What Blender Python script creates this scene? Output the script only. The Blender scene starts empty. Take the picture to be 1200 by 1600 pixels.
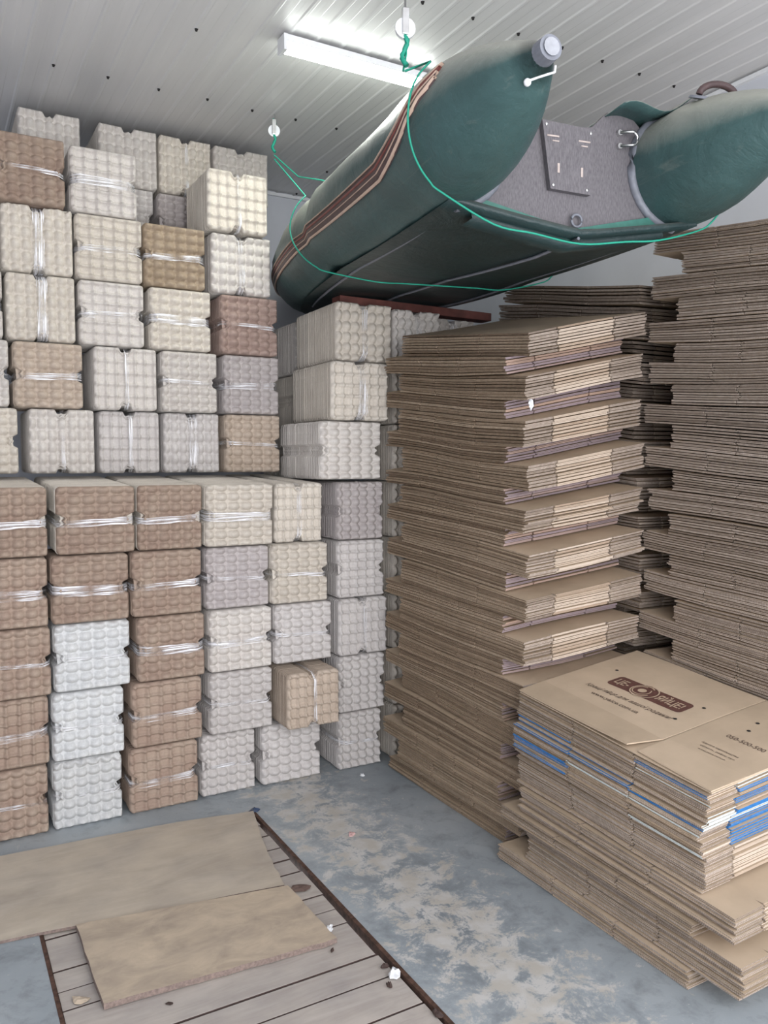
import bpy, bmesh, math, random
from mathutils import Vector, Matrix, noise
random.seed(7)
C = bpy.context.scene.collection
SC = bpy.context.scene
PI = math.pi
# ------------------------------------------------------------------ camera
CAM_H, FPX, YAW, PITCH = 1.575, 1260.0, math.radians(29.57), math.atan(80/1260)
cd = bpy.data.cameras.new('camera'); cam = bpy.data.objects.new('camera', cd); C.objects.link(cam)
cd.sensor_fit = 'VERTICAL'; cd.sensor_height = 32.0; cd.sensor_width = 24.0
cd.lens = 32.0*FPX/1600.0; cd.clip_start = .05
cam.location = (0, 0, CAM_H); cam.rotation_euler = (PI/2-PITCH, 0, -YAW)
SC.camera = cam
_s, _c, _sp, _cp = math.sin(YAW), math.cos(YAW), math.sin(PITCH), math.cos(PITCH)
def at(px, py, X=None, Y=None, Z=None):
    """world point seen at a photo pixel, on a plane of the room"""
    a, b = (px-600)/FPX, -(py-800)/FPX
    r = (_s*_cp+a*_c+b*_s*_sp, _c*_cp-a*_s+b*_c*_sp, -_sp+b*_cp)
    t = X/r[0] if X is not None else Y/r[1] if Y is not None else (Z-CAM_H)/r[2]
    return Vector((t*r[0], t*r[1], CAM_H+t*r[2]))
# ------------------------------------------------------------------ world, light, exposure
w = bpy.data.worlds.new('overcast_daylight'); SC.world = w; w.use_nodes = True
w.node_tree.nodes['Background'].inputs[0].default_value = (.975, .975, 1, 1)
w.node_tree.nodes['Background'].inputs[1].default_value = 2.9
pl = bpy.data.lights.new('doorway_portal', 'AREA'); pl.shape = 'RECTANGLE'; pl.size = 4.6; pl.size_y = 3.3
pl.cycles.is_portal = True
po = bpy.data.objects.new('doorway_portal', pl); C.objects.link(po)
po.location = (1.1, -1.45, 1.67); po.rotation_euler = (PI/2, 0, 0)
SC.view_settings.view_transform = 'Standard'; SC.view_settings.look = 'None'
SC.view_settings.exposure = 0.92; SC.view_settings.gamma = 1; SC.view_settings.use_curve_mapping = False
LAMP_POWER = 6
# ------------------------------------------------------------------ materials
def new_mat(name):
    m = bpy.data.materials.new(name); m.use_nodes = True
    nt = m.node_tree; b = nt.nodes['Principled BSDF']
    return m, nt, b
def N(nt, t, **kw):
    n = nt.nodes.new(t)
    for k, v in kw.items(): setattr(n, k, v)
    return n
def ramp(nt, stops):
    r = N(nt, 'ShaderNodeValToRGB'); e = r.color_ramp.elements
    while len(e) < len(stops): e.new(.5)
    for i, (p, c) in enumerate(stops):
        e[i].position = p; e[i].color = (*c, 1)
    return r
def noise_tex(nt, scale, detail=4, rough=.55, vec=None, dist=0):
    n = N(nt, 'ShaderNodeTexNoise'); n.inputs['Scale'].default_value = scale
    n.inputs['Detail'].default_value = detail; n.inputs['Roughness'].default_value = rough
    n.inputs['Distortion'].default_value = dist
    if vec is not None: nt.links.new(vec, n.inputs['Vector'])
    return n
def mixc(nt, fac, a, b, mode='MIX'):
    m = N(nt, 'ShaderNodeMix', data_type='RGBA', blend_type=mode)
    if isinstance(fac, (int, float)): m.inputs[0].default_value = fac
    else: nt.links.new(fac, m.inputs[0])
    for i, v in ((6, a), (7, b)):
        if isinstance(v, tuple): m.inputs[i].default_value = (*v, 1)
        else: nt.links.new(v, m.inputs[i])
    return m.outputs[2]
def bump(nt, b, h, s, d=.002):
    n = N(nt, 'ShaderNodeBump'); n.inputs['Strength'].default_value = s; n.inputs['Distance'].default_value = d
    nt.links.new(h, n.inputs['Height']); nt.links.new(n.outputs[0], b.inputs['Normal'])
def simple(name, col, rough=.6, metal=0, var=.12, nscale=30, bs=.15):
    m, nt, b = new_mat(name)
    tc = N(nt, 'ShaderNodeTexCoord'); n = noise_tex(nt, nscale, vec=tc.outputs['Object'])
    lo = tuple(max(0, c*(1-var)) for c in col); hi = tuple(min(1, c*(1+var)) for c in col)
    r = ramp(nt, [(.3, lo), (.7, hi)]); nt.links.new(n.outputs[0], r.inputs[0])
    nt.links.new(r.outputs[0], b.inputs['Base Color'])
    b.inputs['Roughness'].default_value = rough; b.inputs['Metallic'].default_value = metal
    if bs: bump(nt, b, n.outputs[0], bs)
    return m
def pulp(name, col, col2):
    """moulded paper pulp of the egg trays"""
    m, nt, b = new_mat(name)
    tc = N(nt, 'ShaderNodeTexCoord'); oi = N(nt, 'ShaderNodeObjectInfo')
    n1 = noise_tex(nt, 9, 3, vec=tc.outputs['Object']); n2 = noise_tex(nt, 160, 4, vec=tc.outputs['Object'])
    r = ramp(nt, [(.35, col2), (.65, col)]); nt.links.new(n1.outputs[0], r.inputs[0])
    rr = ramp(nt, [(0, (.88, .87, .86)), (1, (1.0, 1.0, 1.0))]); nt.links.new(oi.outputs['Random'], rr.inputs[0])
    c = mixc(nt, 1.0, r.outputs[0], rr.outputs[0], 'MULTIPLY')
    r2 = ramp(nt, [(.3, (.86, .86, .86)), (.6, (1, 1, 1))]); nt.links.new(n2.outputs[0], r2.inputs[0])
    nt.links.new(mixc(nt, .8, c, r2.outputs[0], 'MULTIPLY'), b.inputs['Base Color'])
    b.inputs['Roughness'].default_value = .93; b.inputs['Specular IOR Level'].default_value = .15
    bump(nt, b, n2.outputs[0], .35, .0012)
    return m
PULP = {
 'brown': pulp('pulp_brown', (.41, .325, .26), (.34, .25, .20)),
 'tan': pulp('pulp_tan', (.52, .435, .36), (.45, .37, .30)),
 'golden': pulp('pulp_golden', (.40, .32, .235), (.33, .255, .18)),
 'cream': pulp('pulp_cream', (.65, .60, .53), (.59, .54, .475)),
 'white': pulp('pulp_white', (.66, .625, .585), (.60, .56, .525)),
 'grey': pulp('pulp_grey', (.61, .58, .56), (.55, .52, .505)),
 'pale': pulp('pulp_pale', (.66, .665, .66), (.60, .61, .615)),
 'reddish': pulp('pulp_reddish', (.40, .30, .26), (.33, .24, .205)),
 'mauve': pulp('pulp_mauve', (.52, .48, .47), (.46, .42, .415)),
}
WORD = {'brown': 'brown', 'tan': 'tan', 'golden': 'golden brown', 'cream': 'cream', 'white': 'off-white', 'grey': 'light grey',
        'pale': 'pale bluish white', 'reddish': 'reddish brown', 'mauve': 'greyish'}
def film_mat():
    m, nt, b = new_mat('stretch_film')
    tc = N(nt, 'ShaderNodeTexCoord'); mp = N(nt, 'ShaderNodeMapping'); nt.links.new(tc.outputs['Object'], mp.inputs[0])
    oi = N(nt, 'ShaderNodeObjectInfo')
    vm = N(nt, 'ShaderNodeVectorMath', operation='ADD')
    nt.links.new(mp.outputs[0], vm.inputs[0]); nt.links.new(oi.outputs['Random'], vm.inputs[1])
    mp.inputs['Scale'].default_value = (5, 5, 260)
    n = noise_tex(nt, 1.0, 3, .6, vm.outputs[0], .6)
    r = ramp(nt, [(.40, (.03, .03, .03)), (.50, (.45, .45, .45)), (.58, (1, 1, 1))]); nt.links.new(n.outputs[0], r.inputs[0])
    va = N(nt, 'ShaderNodeVectorMath', operation='ADD'); nt.links.new(tc.outputs['Object'], va.inputs[0]); nt.links.new(oi.outputs['Random'], va.inputs[1])
    nl = noise_tex(nt, 9, 2, .5, va.outputs[0]); rl = ramp(nt, [(.36, (.10, .10, .10)), (.56, (1, 1, 1))]); nt.links.new(nl.outputs[0], rl.inputs[0])
    nt.links.new(mixc(nt, 1, r.outputs[0], rl.outputs[0], 'MULTIPLY'), b.inputs['Alpha'])
    b.inputs['Base Color'].default_value = (.92, .92, .96, 1); b.inputs['Roughness'].default_value = .25
    b.inputs['Specular IOR Level'].default_value = .8
    bump(nt, b, n.outputs[0], .8, .004)
    return m
FILM = film_mat()
def kraft(name, cols, flute=True, rough=.85):
    m, nt, b = new_mat(name)
    tc = N(nt, 'ShaderNodeTexCoord'); oi = N(nt, 'ShaderNodeObjectInfo')
    r = ramp(nt, [(0, cols[0]), (.5, cols[1]), (1, cols[2])]); nt.links.new(oi.outputs['Random'], r.inputs[0])
    n = noise_tex(nt, 5, 5, vec=tc.outputs['Object']); rn = ramp(nt, [(.3, (.86, .86, .85)), (.7, (1.06, 1.06, 1.06))])
    nt.links.new(n.outputs[0], rn.inputs[0])
    c = mixc(nt, 1, r.outputs[0], rn.outputs[0], 'MULTIPLY')
    if flute:
        sx = N(nt, 'ShaderNodeSeparateXYZ'); nt.links.new(tc.outputs['Object'], sx.inputs[0])
        ad = N(nt, 'ShaderNodeMath', operation='ADD'); nt.links.new(sx.outputs[0], ad.inputs[0]); nt.links.new(sx.outputs[1], ad.inputs[1])
        ml = N(nt, 'ShaderNodeMath', operation='MULTIPLY'); ml.inputs[1].default_value = 2*PI/.0068; nt.links.new(ad.outputs[0], ml.inputs[0])
        sn = N(nt, 'ShaderNodeMath', operation='SINE'); nt.links.new(ml.outputs[0], sn.inputs[0])
        r3 = ramp(nt, [(.0, (.62, .59, .56)), (.35, (1, 1, 1))]); nt.links.new(sn.outputs[0], r3.inputs[0])
        nb = noise_tex(nt, 60, 3, vec=tc.outputs['Object']); r4 = ramp(nt, [(.35, (.72, .70, .68)), (.62, (1.0, 1.0, 1.0))]); nt.links.new(nb.outputs[0], r4.inputs[0])
        e = mixc(nt, .8, r3.outputs[0], r4.outputs[0], 'MULTIPLY')
        c = mixc(nt, 1, c, e, 'MULTIPLY')
        bump(nt, b, nb.outputs[0], .5, .002)
    nt.links.new(c, b.inputs['Base Color']); b.inputs['Roughness'].default_value = rough
    b.inputs['Specular IOR Level'].default_value = .25
    return m
K_TOP = kraft('kraft_face', [(.49, .385, .28), (.52, .41, .30), (.55, .435, .32)], False, .7)
K_EDGE = kraft('kraft_cut_edge', [(.24, .175, .125), (.355, .27, .195), (.49, .39, .295)])
K_EDGE2 = kraft('kraft_cut_edge_grey', [(.31, .255, .215), (.43, .36, .31), (.52, .445, .39)])
K_FOLD = kraft('kraft_folded_edge', [(.36, .27, .20), (.47, .38, .30), (.56, .47, .39)], False, .6)
K_MAUVE = kraft('kraft_shaded_edge', [(.27, .215, .235), (.34, .27, .29), (.44, .31, .245)], False, .7)  # purplish shade on the recessed bundles' near faces, put into the kraft colour
P_BLUE = simple('print_blue', (.02, .15, .40), .35, 0, .25, 60, 0)
P_WHITE = simple('print_white', (.50, .54, .53), .5, 0, .12, 60, .1)
P_BROWN = simple('print_brown', (.115, .05, .04), .6, 0, .15, 60, 0)
P_KRAFT = simple('print_reserve', (.50, .385, .275), .7, 0, .05, 60, 0)
P_DARK = simple('print_dark', (.12, .085, .065), .6, 0, .1, 60, 0)
BLACK = simple('dark_hole', (.012, .010, .010), .9, 0, .1, 60, 0)
def boat_mat(name, base, dust, dustamt):
    """coated boat fabric, pale dust settled on faces that look up"""
    m, nt, b = new_mat(name)
    tc = N(nt, 'ShaderNodeTexCoord'); g = N(nt, 'ShaderNodeNewGeometry')
    s = N(nt, 'ShaderNodeSeparateXYZ'); nt.links.new(g.outputs['Normal'], s.inputs[0])
    n = noise_tex(nt, 6, 6, .65, tc.outputs['Object'], .4); n2 = noise_tex(nt, 420, 2, .5, tc.outputs['Object'])
    r = ramp(nt, [(.3, tuple(c*.82 for c in base)), (.7, tuple(c*1.18 for c in base))]); nt.links.new(n.outputs[0], r.inputs[0])
    ad = N(nt, 'ShaderNodeMath', operation='MULTIPLY_ADD'); ad.inputs[1].default_value = .35; nt.links.new(n.outputs[0], ad.inputs[0]); nt.links.new(s.outputs[2], ad.inputs[2])
    rd = ramp(nt, [(.22, (0, 0, 0)), (.85, (dustamt,)*3)]); nt.links.new(ad.outputs[0], rd.inputs[0])
    c = mixc(nt, rd.outputs[0], r.outputs[0], dust)
    w2 = N(nt, 'ShaderNodeMapping'); w2.inputs['Scale'].default_value = (8, .7, 8); nt.links.new(tc.outputs['Object'], w2.inputs[0])
    n3 = noise_tex(nt, 3, 5, .7, w2.outputs[0], 1.5); r3 = ramp(nt, [(.60, (0, 0, 0)), (.78, (.35, .35, .35))]); nt.links.new(n3.outputs[0], r3.inputs[0])
    c = mixc(nt, r3.outputs[0], c, tuple(x*.5+y*.5 for x, y in zip(base, dust)))
    nt.links.new(c, b.inputs['Base Color']); b.inputs['Roughness'].default_value = .42
    b.inputs['Specular IOR Level'].default_value = .45
    ma = N(nt, 'ShaderNodeMath', operation='MULTIPLY_ADD'); ma.inputs[1].default_value = .04; nt.links.new(n2.outputs[0], ma.inputs[0]); nt.links.new(n.outputs[0], ma.inputs[2])
    bump(nt, b, ma.outputs[0], .5, .02)
    return m
BOAT = boat_mat('boat_green_fabric', (.040, .084, .083), (.38, .38, .33), .85)
BOATB = boat_mat('boat_bottom_fabric', (.012, .030, .031), (.22, .22, .20), .25)
TEAL = simple('teal_tape', (.035, .15, .12), .5, 0, .15, 40, .1)
def fabric_board():
    m, nt, b = new_mat('transom_board_weave')
    tc = N(nt, 'ShaderNodeTexCoord'); mp = N(nt, 'ShaderNodeMapping'); mp.inputs['Scale'].default_value = (260, 260, 60); nt.links.new(tc.outputs['Object'], mp.inputs[0])
    n = noise_tex(nt, 1, 3, .6, mp.outputs[0]); r = ramp(nt, [(.3, (.085, .078, .088)), (.7, (.15, .14, .15))]); nt.links.new(n.outputs[0], r.inputs[0])
    nt.links.new(r.outputs[0], b.inputs['Base Color']); b.inputs['Roughness'].default_value = .65; bump(nt, b, n.outputs[0], .3, .001)
    return m
BOARD = fabric_board()
RUBBER = simple('grey_rubber', (.17, .18, .21), .5, 0, .15, 40, .1)
RUBBERL = simple('pale_grey_rubber', (.30, .31, .34), .5, 0, .15, 40, .1)
DARKR = simple('dark_strake_rubber', (.075, .045, .045), .5, 0, .2, 30, .1)
REDR = simple('red_strake_stripe', (.20, .06, .05), .5, 0, .2, 30, .1)
CREAM = simple('cream_strake_stripe', (.58, .42, .33), .5, 0, .1, 30, .1)
STEEL = simple('steel', (.62, .62, .62), .3, 1, .1, 30, 0)
WHITEP = simple('white_plastic', (.75, .76, .78), .35, 0, .04, 30, 0)
ROPE = simple('green_rope', (.012, .30, .20), .6, 0, .2, 400, .3)
REDWOOD = simple('red_painted_timber', (.16, .055, .045), .7, 0, .3, 14, .3)
WALLM = simple('white_painted_wall', (.58, .60, .65), .55, 0, .04, 3, .05)
def ceil_mat():
    m, nt, b = new_mat('ribbed_sheet_metal')
    tc = N(nt, 'ShaderNodeTexCoord'); mp = N(nt, 'ShaderNodeMapping'); mp.inputs['Scale'].default_value = (9, .5, 1); nt.links.new(tc.outputs['Object'], mp.inputs[0])
    n = noise_tex(nt, 1, 4, .6, mp.outputs[0]); r = ramp(nt, [(.3, (.60, .598, .60)), (.7, (.68, .675, .675))]); nt.links.new(n.outputs[0], r.inputs[0])
    nt.links.new(r.outputs[0], b.inputs['Base Color']); b.inputs['Roughness'].default_value = .36; b.inputs['Metallic'].default_value = 0
    bump(nt, b, n.outputs[0], .25, .01)
    return m
CEILM = ceil_mat()
def floor_mat():
    m, nt, b = new_mat('worn_painted_concrete')
    tc = N(nt, 'ShaderNodeTexCoord'); v = tc.outputs['Object']
    base = noise_tex(nt, 1.6, 6, .6, v); rb = ramp(nt, [(.3, (.25, .285, .31)), (.55, (.33, .365, .39)), (.75, (.41, .435, .45))]); nt.links.new(base.outputs[0], rb.inputs[0])
    dark = noise_tex(nt, 9, 6, .7, v, .3); rdk = ramp(nt, [(.28, (.55, .55, .55)), (.5, (1, 1, 1))]); nt.links.new(dark.outputs[0], rdk.inputs[0])
    c = mixc(nt, .8, rb.outputs[0], rdk.outputs[0], 'MULTIPLY')
    # patches of peeled paint, a wide trail along the aisle
    sx = N(nt, 'ShaderNodeSeparateXYZ'); nt.links.new(v, sx.inputs[0])
    trail = N(nt, 'ShaderNodeMapRange'); trail.inputs[1].default_value = 0.42; trail.inputs[2].default_value = 0.02
    d = N(nt, 'ShaderNodeMath', operation='SUBTRACT'); d.inputs[1].default_value = 1.50; nt.links.new(sx.outputs[0], d.inputs[0])
    ab = N(nt, 'ShaderNodeMath', operation='ABSOLUTE'); nt.links.new(d.outputs[0], ab.inputs[0]); nt.links.new(ab.outputs[0], trail.inputs[0])
    pn = noise_tex(nt, 9, 12, .80, v, .35)
    ad = N(nt, 'ShaderNodeMath', operation='MULTIPLY_ADD'); ad.inputs[1].default_value = .17; nt.links.new(trail.outputs[0], ad.inputs[0]); nt.links.new(pn.outputs[0], ad.inputs[2])
    rp = ramp(nt, [(.60, (0, 0, 0)), (.67, (.8, .8, .8))]); nt.links.new(ad.outputs[0], rp.inputs[0])
    pc = noise_tex(nt, 12, 4, .5, v); rc = ramp(nt, [(.4, (.50, .46, .40)), (.6, (.58, .56, .53))]); nt.links.new(pc.outputs[0], rc.inputs[0])
    c = mixc(nt, rp.outputs[0], c, rc.outputs[0])
    sp = noise_tex(nt, 38, 5, .6, v); rs = ramp(nt, [(.69, (0, 0, 0)), (.72, (.9, .9, .9))]); nt.links.new(sp.outputs[0], rs.inputs[0])
    c = mixc(nt, rs.outputs[0], c, (.52, .51, .48))
    nt.links.new(c, b.inputs['Base Color'])
    rr = ramp(nt, [(.3, (.35,)*3), (.7, (.6,)*3)]); nt.links.new(dark.outputs[0], rr.inputs[0]); nt.links.new(rr.outputs[0], b.inputs['Roughness'])
    bump(nt, b, pn.outputs[0], .25, .004)
    return m
FLOORM = floor_mat()
def wood_mat(name, c1, c2, scl=(3, 22, 22), rough=.75):
    m, nt, b = new_mat(name)
    tc = N(nt, 'ShaderNodeTexCoord'); mp = N(nt, 'ShaderNodeMapping'); mp.inputs['Scale'].default_value = scl; nt.links.new(tc.outputs['Object'], mp.inputs[0])
    oi = N(nt, 'ShaderNodeObjectInfo'); va = N(nt, 'ShaderNodeVectorMath', operation='ADD'); nt.links.new(mp.outputs[0], va.inputs[0]); nt.links.new(oi.outputs['Random'], va.inputs[1])
    n = noise_tex(nt, 1.4, 7, .65, va.outputs[0], .7); r = ramp(nt, [(.3, c1), (.7, c2)]); nt.links.new(n.outputs[0], r.inputs[0])
    n2 = noise_tex(nt, 4, 4, .6, tc.outputs['Object']); r2 = ramp(nt, [(.3, (.82, .82, .84)), (.65, (1.05, 1.04, 1.02))]); nt.links.new(n2.outputs[0], r2.inputs[0])
    nt.links.new(mixc(nt, 1, r.outputs[0], r2.outputs[0], 'MULTIPLY'), b.inputs['Base Color'])
    b.inputs['Roughness'].default_value = rough; bump(nt, b, n.outputs[0], .3, .002)
    return m
PLANKM = wood_mat('dusty_plank', (.37, .33, .30), (.47, .43, .395))
PLYM = wood_mat('worn_plywood', (.42, .36, .29), (.53, .465, .385), (2, 7, 7))
PLYM2 = wood_mat('rough_plywood', (.36, .295, .23), (.55, .45, .34), (5, 9, 9))
PLYEDGE = simple('ply_edge', (.20, .15, .13), .8, 0, .3, 120, .3)
RUST = simple('rusty_steel', (.10, .055, .04), .7, .4, .5, 50, .4)
DIRT_SHADE = simple('debris_and_seam_shade', (.05, .03, .025), .8, 0, .3, 60, .3)
def emit(name, col, s):
    m, nt, b = new_mat(name); b.inputs['Base Color'].default_value = (.9, .9, .9, 1)
    b.inputs['Emission Color'].default_value = (*col, 1); b.inputs['Emission Strength'].default_value = s
    return m
LEDM = emit('led_diffuser', (.95, 1, .94), 13)
# ------------------------------------------------------------------ object helpers
def link(name, me, parent=None, mat=None):
    o = bpy.data.objects.new(name, me); C.objects.link(o)
    if parent: o.parent = parent
    if mat and me and not me.materials: me.materials.append(mat)
    return o
def mesh(name, vs, fs, mats=None, mi=None, smooth=False):
    me = bpy.data.meshes.new(name); me.from_pydata(vs, [], fs)
    for m in (mats or []): me.materials.append(m)
    if mi: me.polygons.foreach_set('material_index', mi)
    if smooth: me.polygons.foreach_set('use_smooth', [True]*len(fs))
    me.update(); return me
def empty(name, loc=(0, 0, 0), rot=(0, 0, 0)):
    o = bpy.data.objects.new(name, None); C.objects.link(o); o.location = loc; o.rotation_euler = rot
    o.empty_display_size = .05; return o
def tag(o, label, cat, group=None, kind=None):
    if label: o['label'] = label
    if cat: o['category'] = cat
    if group: o['group'] = group
    if kind: o['kind'] = kind
    return o
def bm_obj(name, bm, mat, parent=None, smooth=False, bevel=0):
    if bevel:
        bmesh.ops.bevel(bm, geom=[e for e in bm.edges], offset=bevel, segments=2, affect='EDGES', profile=.6)
    me = bpy.data.meshes.new(name); bm.to_mesh(me); bm.free()
    if smooth:
        me.polygons.foreach_set('use_smooth', [True]*len(me.polygons))
    return link(name, me, parent, mat)
def box_bm(x0, x1, y0, y1, z0, z1, bm=None):
    bm = bm or bmesh.new()
    m = Matrix.Translation(((x0+x1)/2, (y0+y1)/2, (z0+z1)/2)) @ Matrix.Diagonal((x1-x0, y1-y0, z1-z0, 1))
    bmesh.ops.create_cube(bm, size=1, matrix=m); return bm
def box(name, x0, x1, y0, y1, z0, z1, mat, parent=None, bevel=0):
    return bm_obj(name, box_bm(x0, x1, y0, y1, z0, z1), mat, parent, False, bevel)
def tube_mesh(pts, r, n=8, name='tube', closed=False):
    pts = [Vector(p) for p in pts]; vs = []; fs = []
    rad = r if isinstance(r, (list, tuple)) else [r]*len(pts)
    up = Vector((0, 0, 1))
    for i, p in enumerate(pts):
        a = pts[max(i-1, 0)]; b = pts[min(i+1, len(pts)-1)]
        if closed: a = pts[i-1]; b = pts[(i+1) % len(pts)]
        t = (b-a).normalized(); u = t.cross(up)
        if u.length < .05: u = t.cross(Vector((1, 0, 0)))
        u.normalize(); v = u.cross(t)
        for k in range(n):
            an = 2*PI*k/n; vs.append(p+(u*math.cos(an)+v*math.sin(an))*rad[i])
    m = len(pts)
    for i in range(m if closed else m-1):
        j = (i+1) % m
        for k in range(n):
            fs.append((i*n+k, i*n+(k+1) % n, j*n+(k+1) % n, j*n+k))
    if not closed:
        fs.append(tuple(range(n))); fs.append(tuple(reversed(range((m-1)*n, m*n))))
    return mesh(name, [tuple(v) for v in vs], fs, smooth=True)
def blob(name, r, h, mat, parent=None, seed=0, n=10):
    """small flat irregular scrap lying on the ground"""
    rnd = random.Random(seed); vs = [(0, 0, h)]; fs = []
    for ring, (q, z) in enumerate(((.55, h*.9), (1, h*.35), (1.0, 0))):
        for k in range(n):
            a = 2*PI*k/n; rr = r*q*(rnd.uniform(.65, 1.2) if ring < 2 else 1)
            if ring == 2: rr = math.hypot(*vs[1+n+k][:2])
            vs.append((rr*math.cos(a), .6*rr*math.sin(a) if ring < 2 else vs[1+n+k][1], z*rnd.uniform(.6, 1.5) if ring < 2 else 0))
            if ring == 2: vs[-1] = (vs[1+n+k][0], vs[1+n+k][1], 0)
    for k in range(n):
        fs.append((0, 1+k, 1+(k+1) % n))
        for ring in (0, 1):
            a = 1+ring*n; b = a+n; fs.append((a+k, b+k, b+(k+1) % n, a+(k+1) % n))
    return link(name, mesh(name, vs, fs), parent, mat)
# ------------------------------------------------------------------ room
RX, BY, CZ, LX, FY = 3.36, 5.10, 3.35, -1.25, -1.5
PX0, PX1, PY1, PY0 = .283, 1.237, 3.35, -.9
def floor_build():
    bm = bmesh.new()
    for (a, b, c, d) in ((LX, PX0, FY, BY), (PX1, RX, FY, BY), (PX0, PX1, PY1, BY), (PX0, PX1, FY, PY0)):
        box_bm(a, b, c, d, -.12, 0, bm)
    box_bm(PX0-.02, PX1+.02, PY0, PY1, -.6, -.55, bm)
    return tag(bm_obj('floor', bm, FLOORM), None, None, kind='structure')
FLOOR = floor_build()
def ceiling_build():
    pitch = .1173; x0 = .554-pitch*16; prof = []
    k = 0
    while x0+k*pitch < RX+.1:
        xc = x0+k*pitch
        for dx, z in ((-.012, 0), (-.005, -.004), (.005, -.004), (.012, 0)): prof.append((min(max(xc+dx, LX), RX), CZ+z))
        prof.append((min(max(xc+pitch/2-.002, LX), RX), CZ)); prof.append((min(max(xc+pitch/2+.002, LX), RX), CZ+.0015))
        k += 1
    vs = []; fs = []
    for y in (FY, BY):
        for x, z in prof: vs.append((x, y, z))
    n = len(prof)
    for i in range(n-1): fs.append((i, i+1, n+i+1, n+i))
    b = len(vs); vs += [(LX, FY, CZ+.06), (RX, FY, CZ+.06), (RX, BY, CZ+.06), (LX, BY, CZ+.06)]; fs.append((b, b+1, b+2, b+3))
    o = tag(link('ceiling', mesh('ceiling', vs, fs, [CEILM])), None, None, kind='structure')
    s = None
    for yy in (2.74, 3.37, 3.975, 4.58, 5.05):
        for j in range(-2, 13):
            x = .554+.2345*j+(0 if yy != 3.37 and yy != 4.58 else 0)
            if x > RX-.05 or x < -.1: continue
            if yy in (3.37, 4.58, 5.05) and j % 5 != 2: continue
            if s is None:
                bm = bmesh.new(); bmesh.ops.create_cone(bm, cap_ends=True, segments=8, radius1=.007, radius2=.008, depth=.002)
                bmesh.ops.create_cone(bm, cap_ends=True, segments=6, radius1=.005, radius2=.006, depth=.007, matrix=Matrix.Translation((0, 0, -.004)))
                q = bm_obj('screw', bm, BLACK, o); s = q.data
            else: q = link('screw', s, o)
            q.location = (x, yy+random.uniform(-.006, .006), CZ-.006)
    return o
ceiling_build()
def wall(name, x0, x1, y0, y1, z1=CZ+.06):
    o = box(name, x0, x1, y0, y1, 0, z1, WALLM); return tag(o, None, None, kind='structure')
wall('wall_back', LX-.1, RX+.1, BY, BY+.1); wall('wall_right', RX, RX+.1, FY, BY); wall('wall_left', LX-.1, LX, FY, BY)
o = box('trim_1', LX, RX, BY-.02, BY, CZ-.03, CZ-.011, WHITEP); tag(o, None, None, kind='structure')
o = box('trim_2', RX-.02, RX, FY, BY-.02, CZ-.03, CZ-.011, WHITEP); tag(o, None, None, kind='structure')
# pit edge angle and planks across the inspection pit
o = box('trim_3', PX1-.012, PX1+.003, PY0, PY1, -.05, .002, RUST); tag(o, 'rusty steel edge of the floor pit', None, kind='structure')
o = box('trim_4', PX0-.004, PX0+.008, PY0, PY1, -.05, .001, RUST); tag(o, None, None, kind='structure')
ys = [3.335, 3.226, 3.124, 2.995, 2.892, 2.782, 2.589, 2.48, 2.384, 2.177, 2.063, 1.909, 1.785, 1.66, 1.52, 1.39, 1.25, 1.12, .98]
ptag = ['lying at the far end of the floor pit', 'second from the far end of the pit', 'third from the far end of the pit', 'fourth from the far end of the pit']
ords = ['first', 'second', 'third', 'fourth', 'fifth', 'sixth', 'seventh', 'eighth', 'ninth', 'tenth', 'eleventh', 'twelfth', 'thirteenth', 'fourteenth', 'fifteenth', 'sixteenth', 'seventeenth', 'eighteenth', 'nineteenth', 'twentieth']
skew = .17
for i in range(len(ys)-1):
    g = .006 if i not in (2, 4) else .012
    y1, y0 = ys[i]-g/2, ys[i+1]+g/2
    x0, x1 = PX0+.010, PX1-.020-random.uniform(0, .012)
    zt = -.003-random.uniform(0, .003)
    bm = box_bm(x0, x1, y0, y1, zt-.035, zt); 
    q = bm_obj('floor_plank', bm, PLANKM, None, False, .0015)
    q.data.materials.append(DIRT_SHADE)  # dirt tone on the plank sides, also painting in the shade of the seams
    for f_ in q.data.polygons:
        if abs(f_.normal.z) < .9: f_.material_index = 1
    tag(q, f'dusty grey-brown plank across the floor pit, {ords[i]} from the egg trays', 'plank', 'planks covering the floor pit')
def sheet_poly(name, pts, z0, th, mat, edge, notch=0):
    vs = [(*p, z0) for p in pts]+[(*p, z0+th) for p in pts]; n = len(pts)
    fs = [tuple(reversed(range(n))), tuple(range(n, 2*n))]+[(i, (i+1) % n, n+(i+1) % n, n+i) for i in range(n)]
    return link(name, mesh(name, vs, fs, [mat, edge], [0, 0]+[1]*n))
def rough_edge(a, b, n, amp, rnd):
    return [(a[0]+(b[0]-a[0])*k/n+rnd.uniform(-amp, amp), a[1]+(b[1]-a[1])*k/n+rnd.uniform(-amp, amp)) for k in range(n)]
rnd = random.Random(3)
P1 = [(-.55, 2.93), (1.105, 2.690), (1.135, 2.93), (1.225, 3.345), (.9, 3.405), (-.5, 3.50)]
pts = rough_edge(P1[0], P1[1], 16, .003, rnd)+rough_edge(P1[1], P1[2], 5, .004, rnd)+rough_edge(P1[2], P1[3], 5, .006, rnd)+rough_edge(P1[3], P1[4], 4, .003, rnd)+rough_edge(P1[4], P1[5], 14, .002, rnd)+rough_edge(P1[5], P1[0], 4, .002, rnd)
tag(sheet_poly('plywood_sheet', pts, .0015, .010, PLYM, PLYEDGE), 'large worn plywood sheet over the pit beside the egg trays', 'plywood')
P2 = [(.394, 2.330), (1.120, 2.285), (1.11, 2.672), (.392, 2.790)]
P2 = [(p[0], p[1]) for p in P2]
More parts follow.
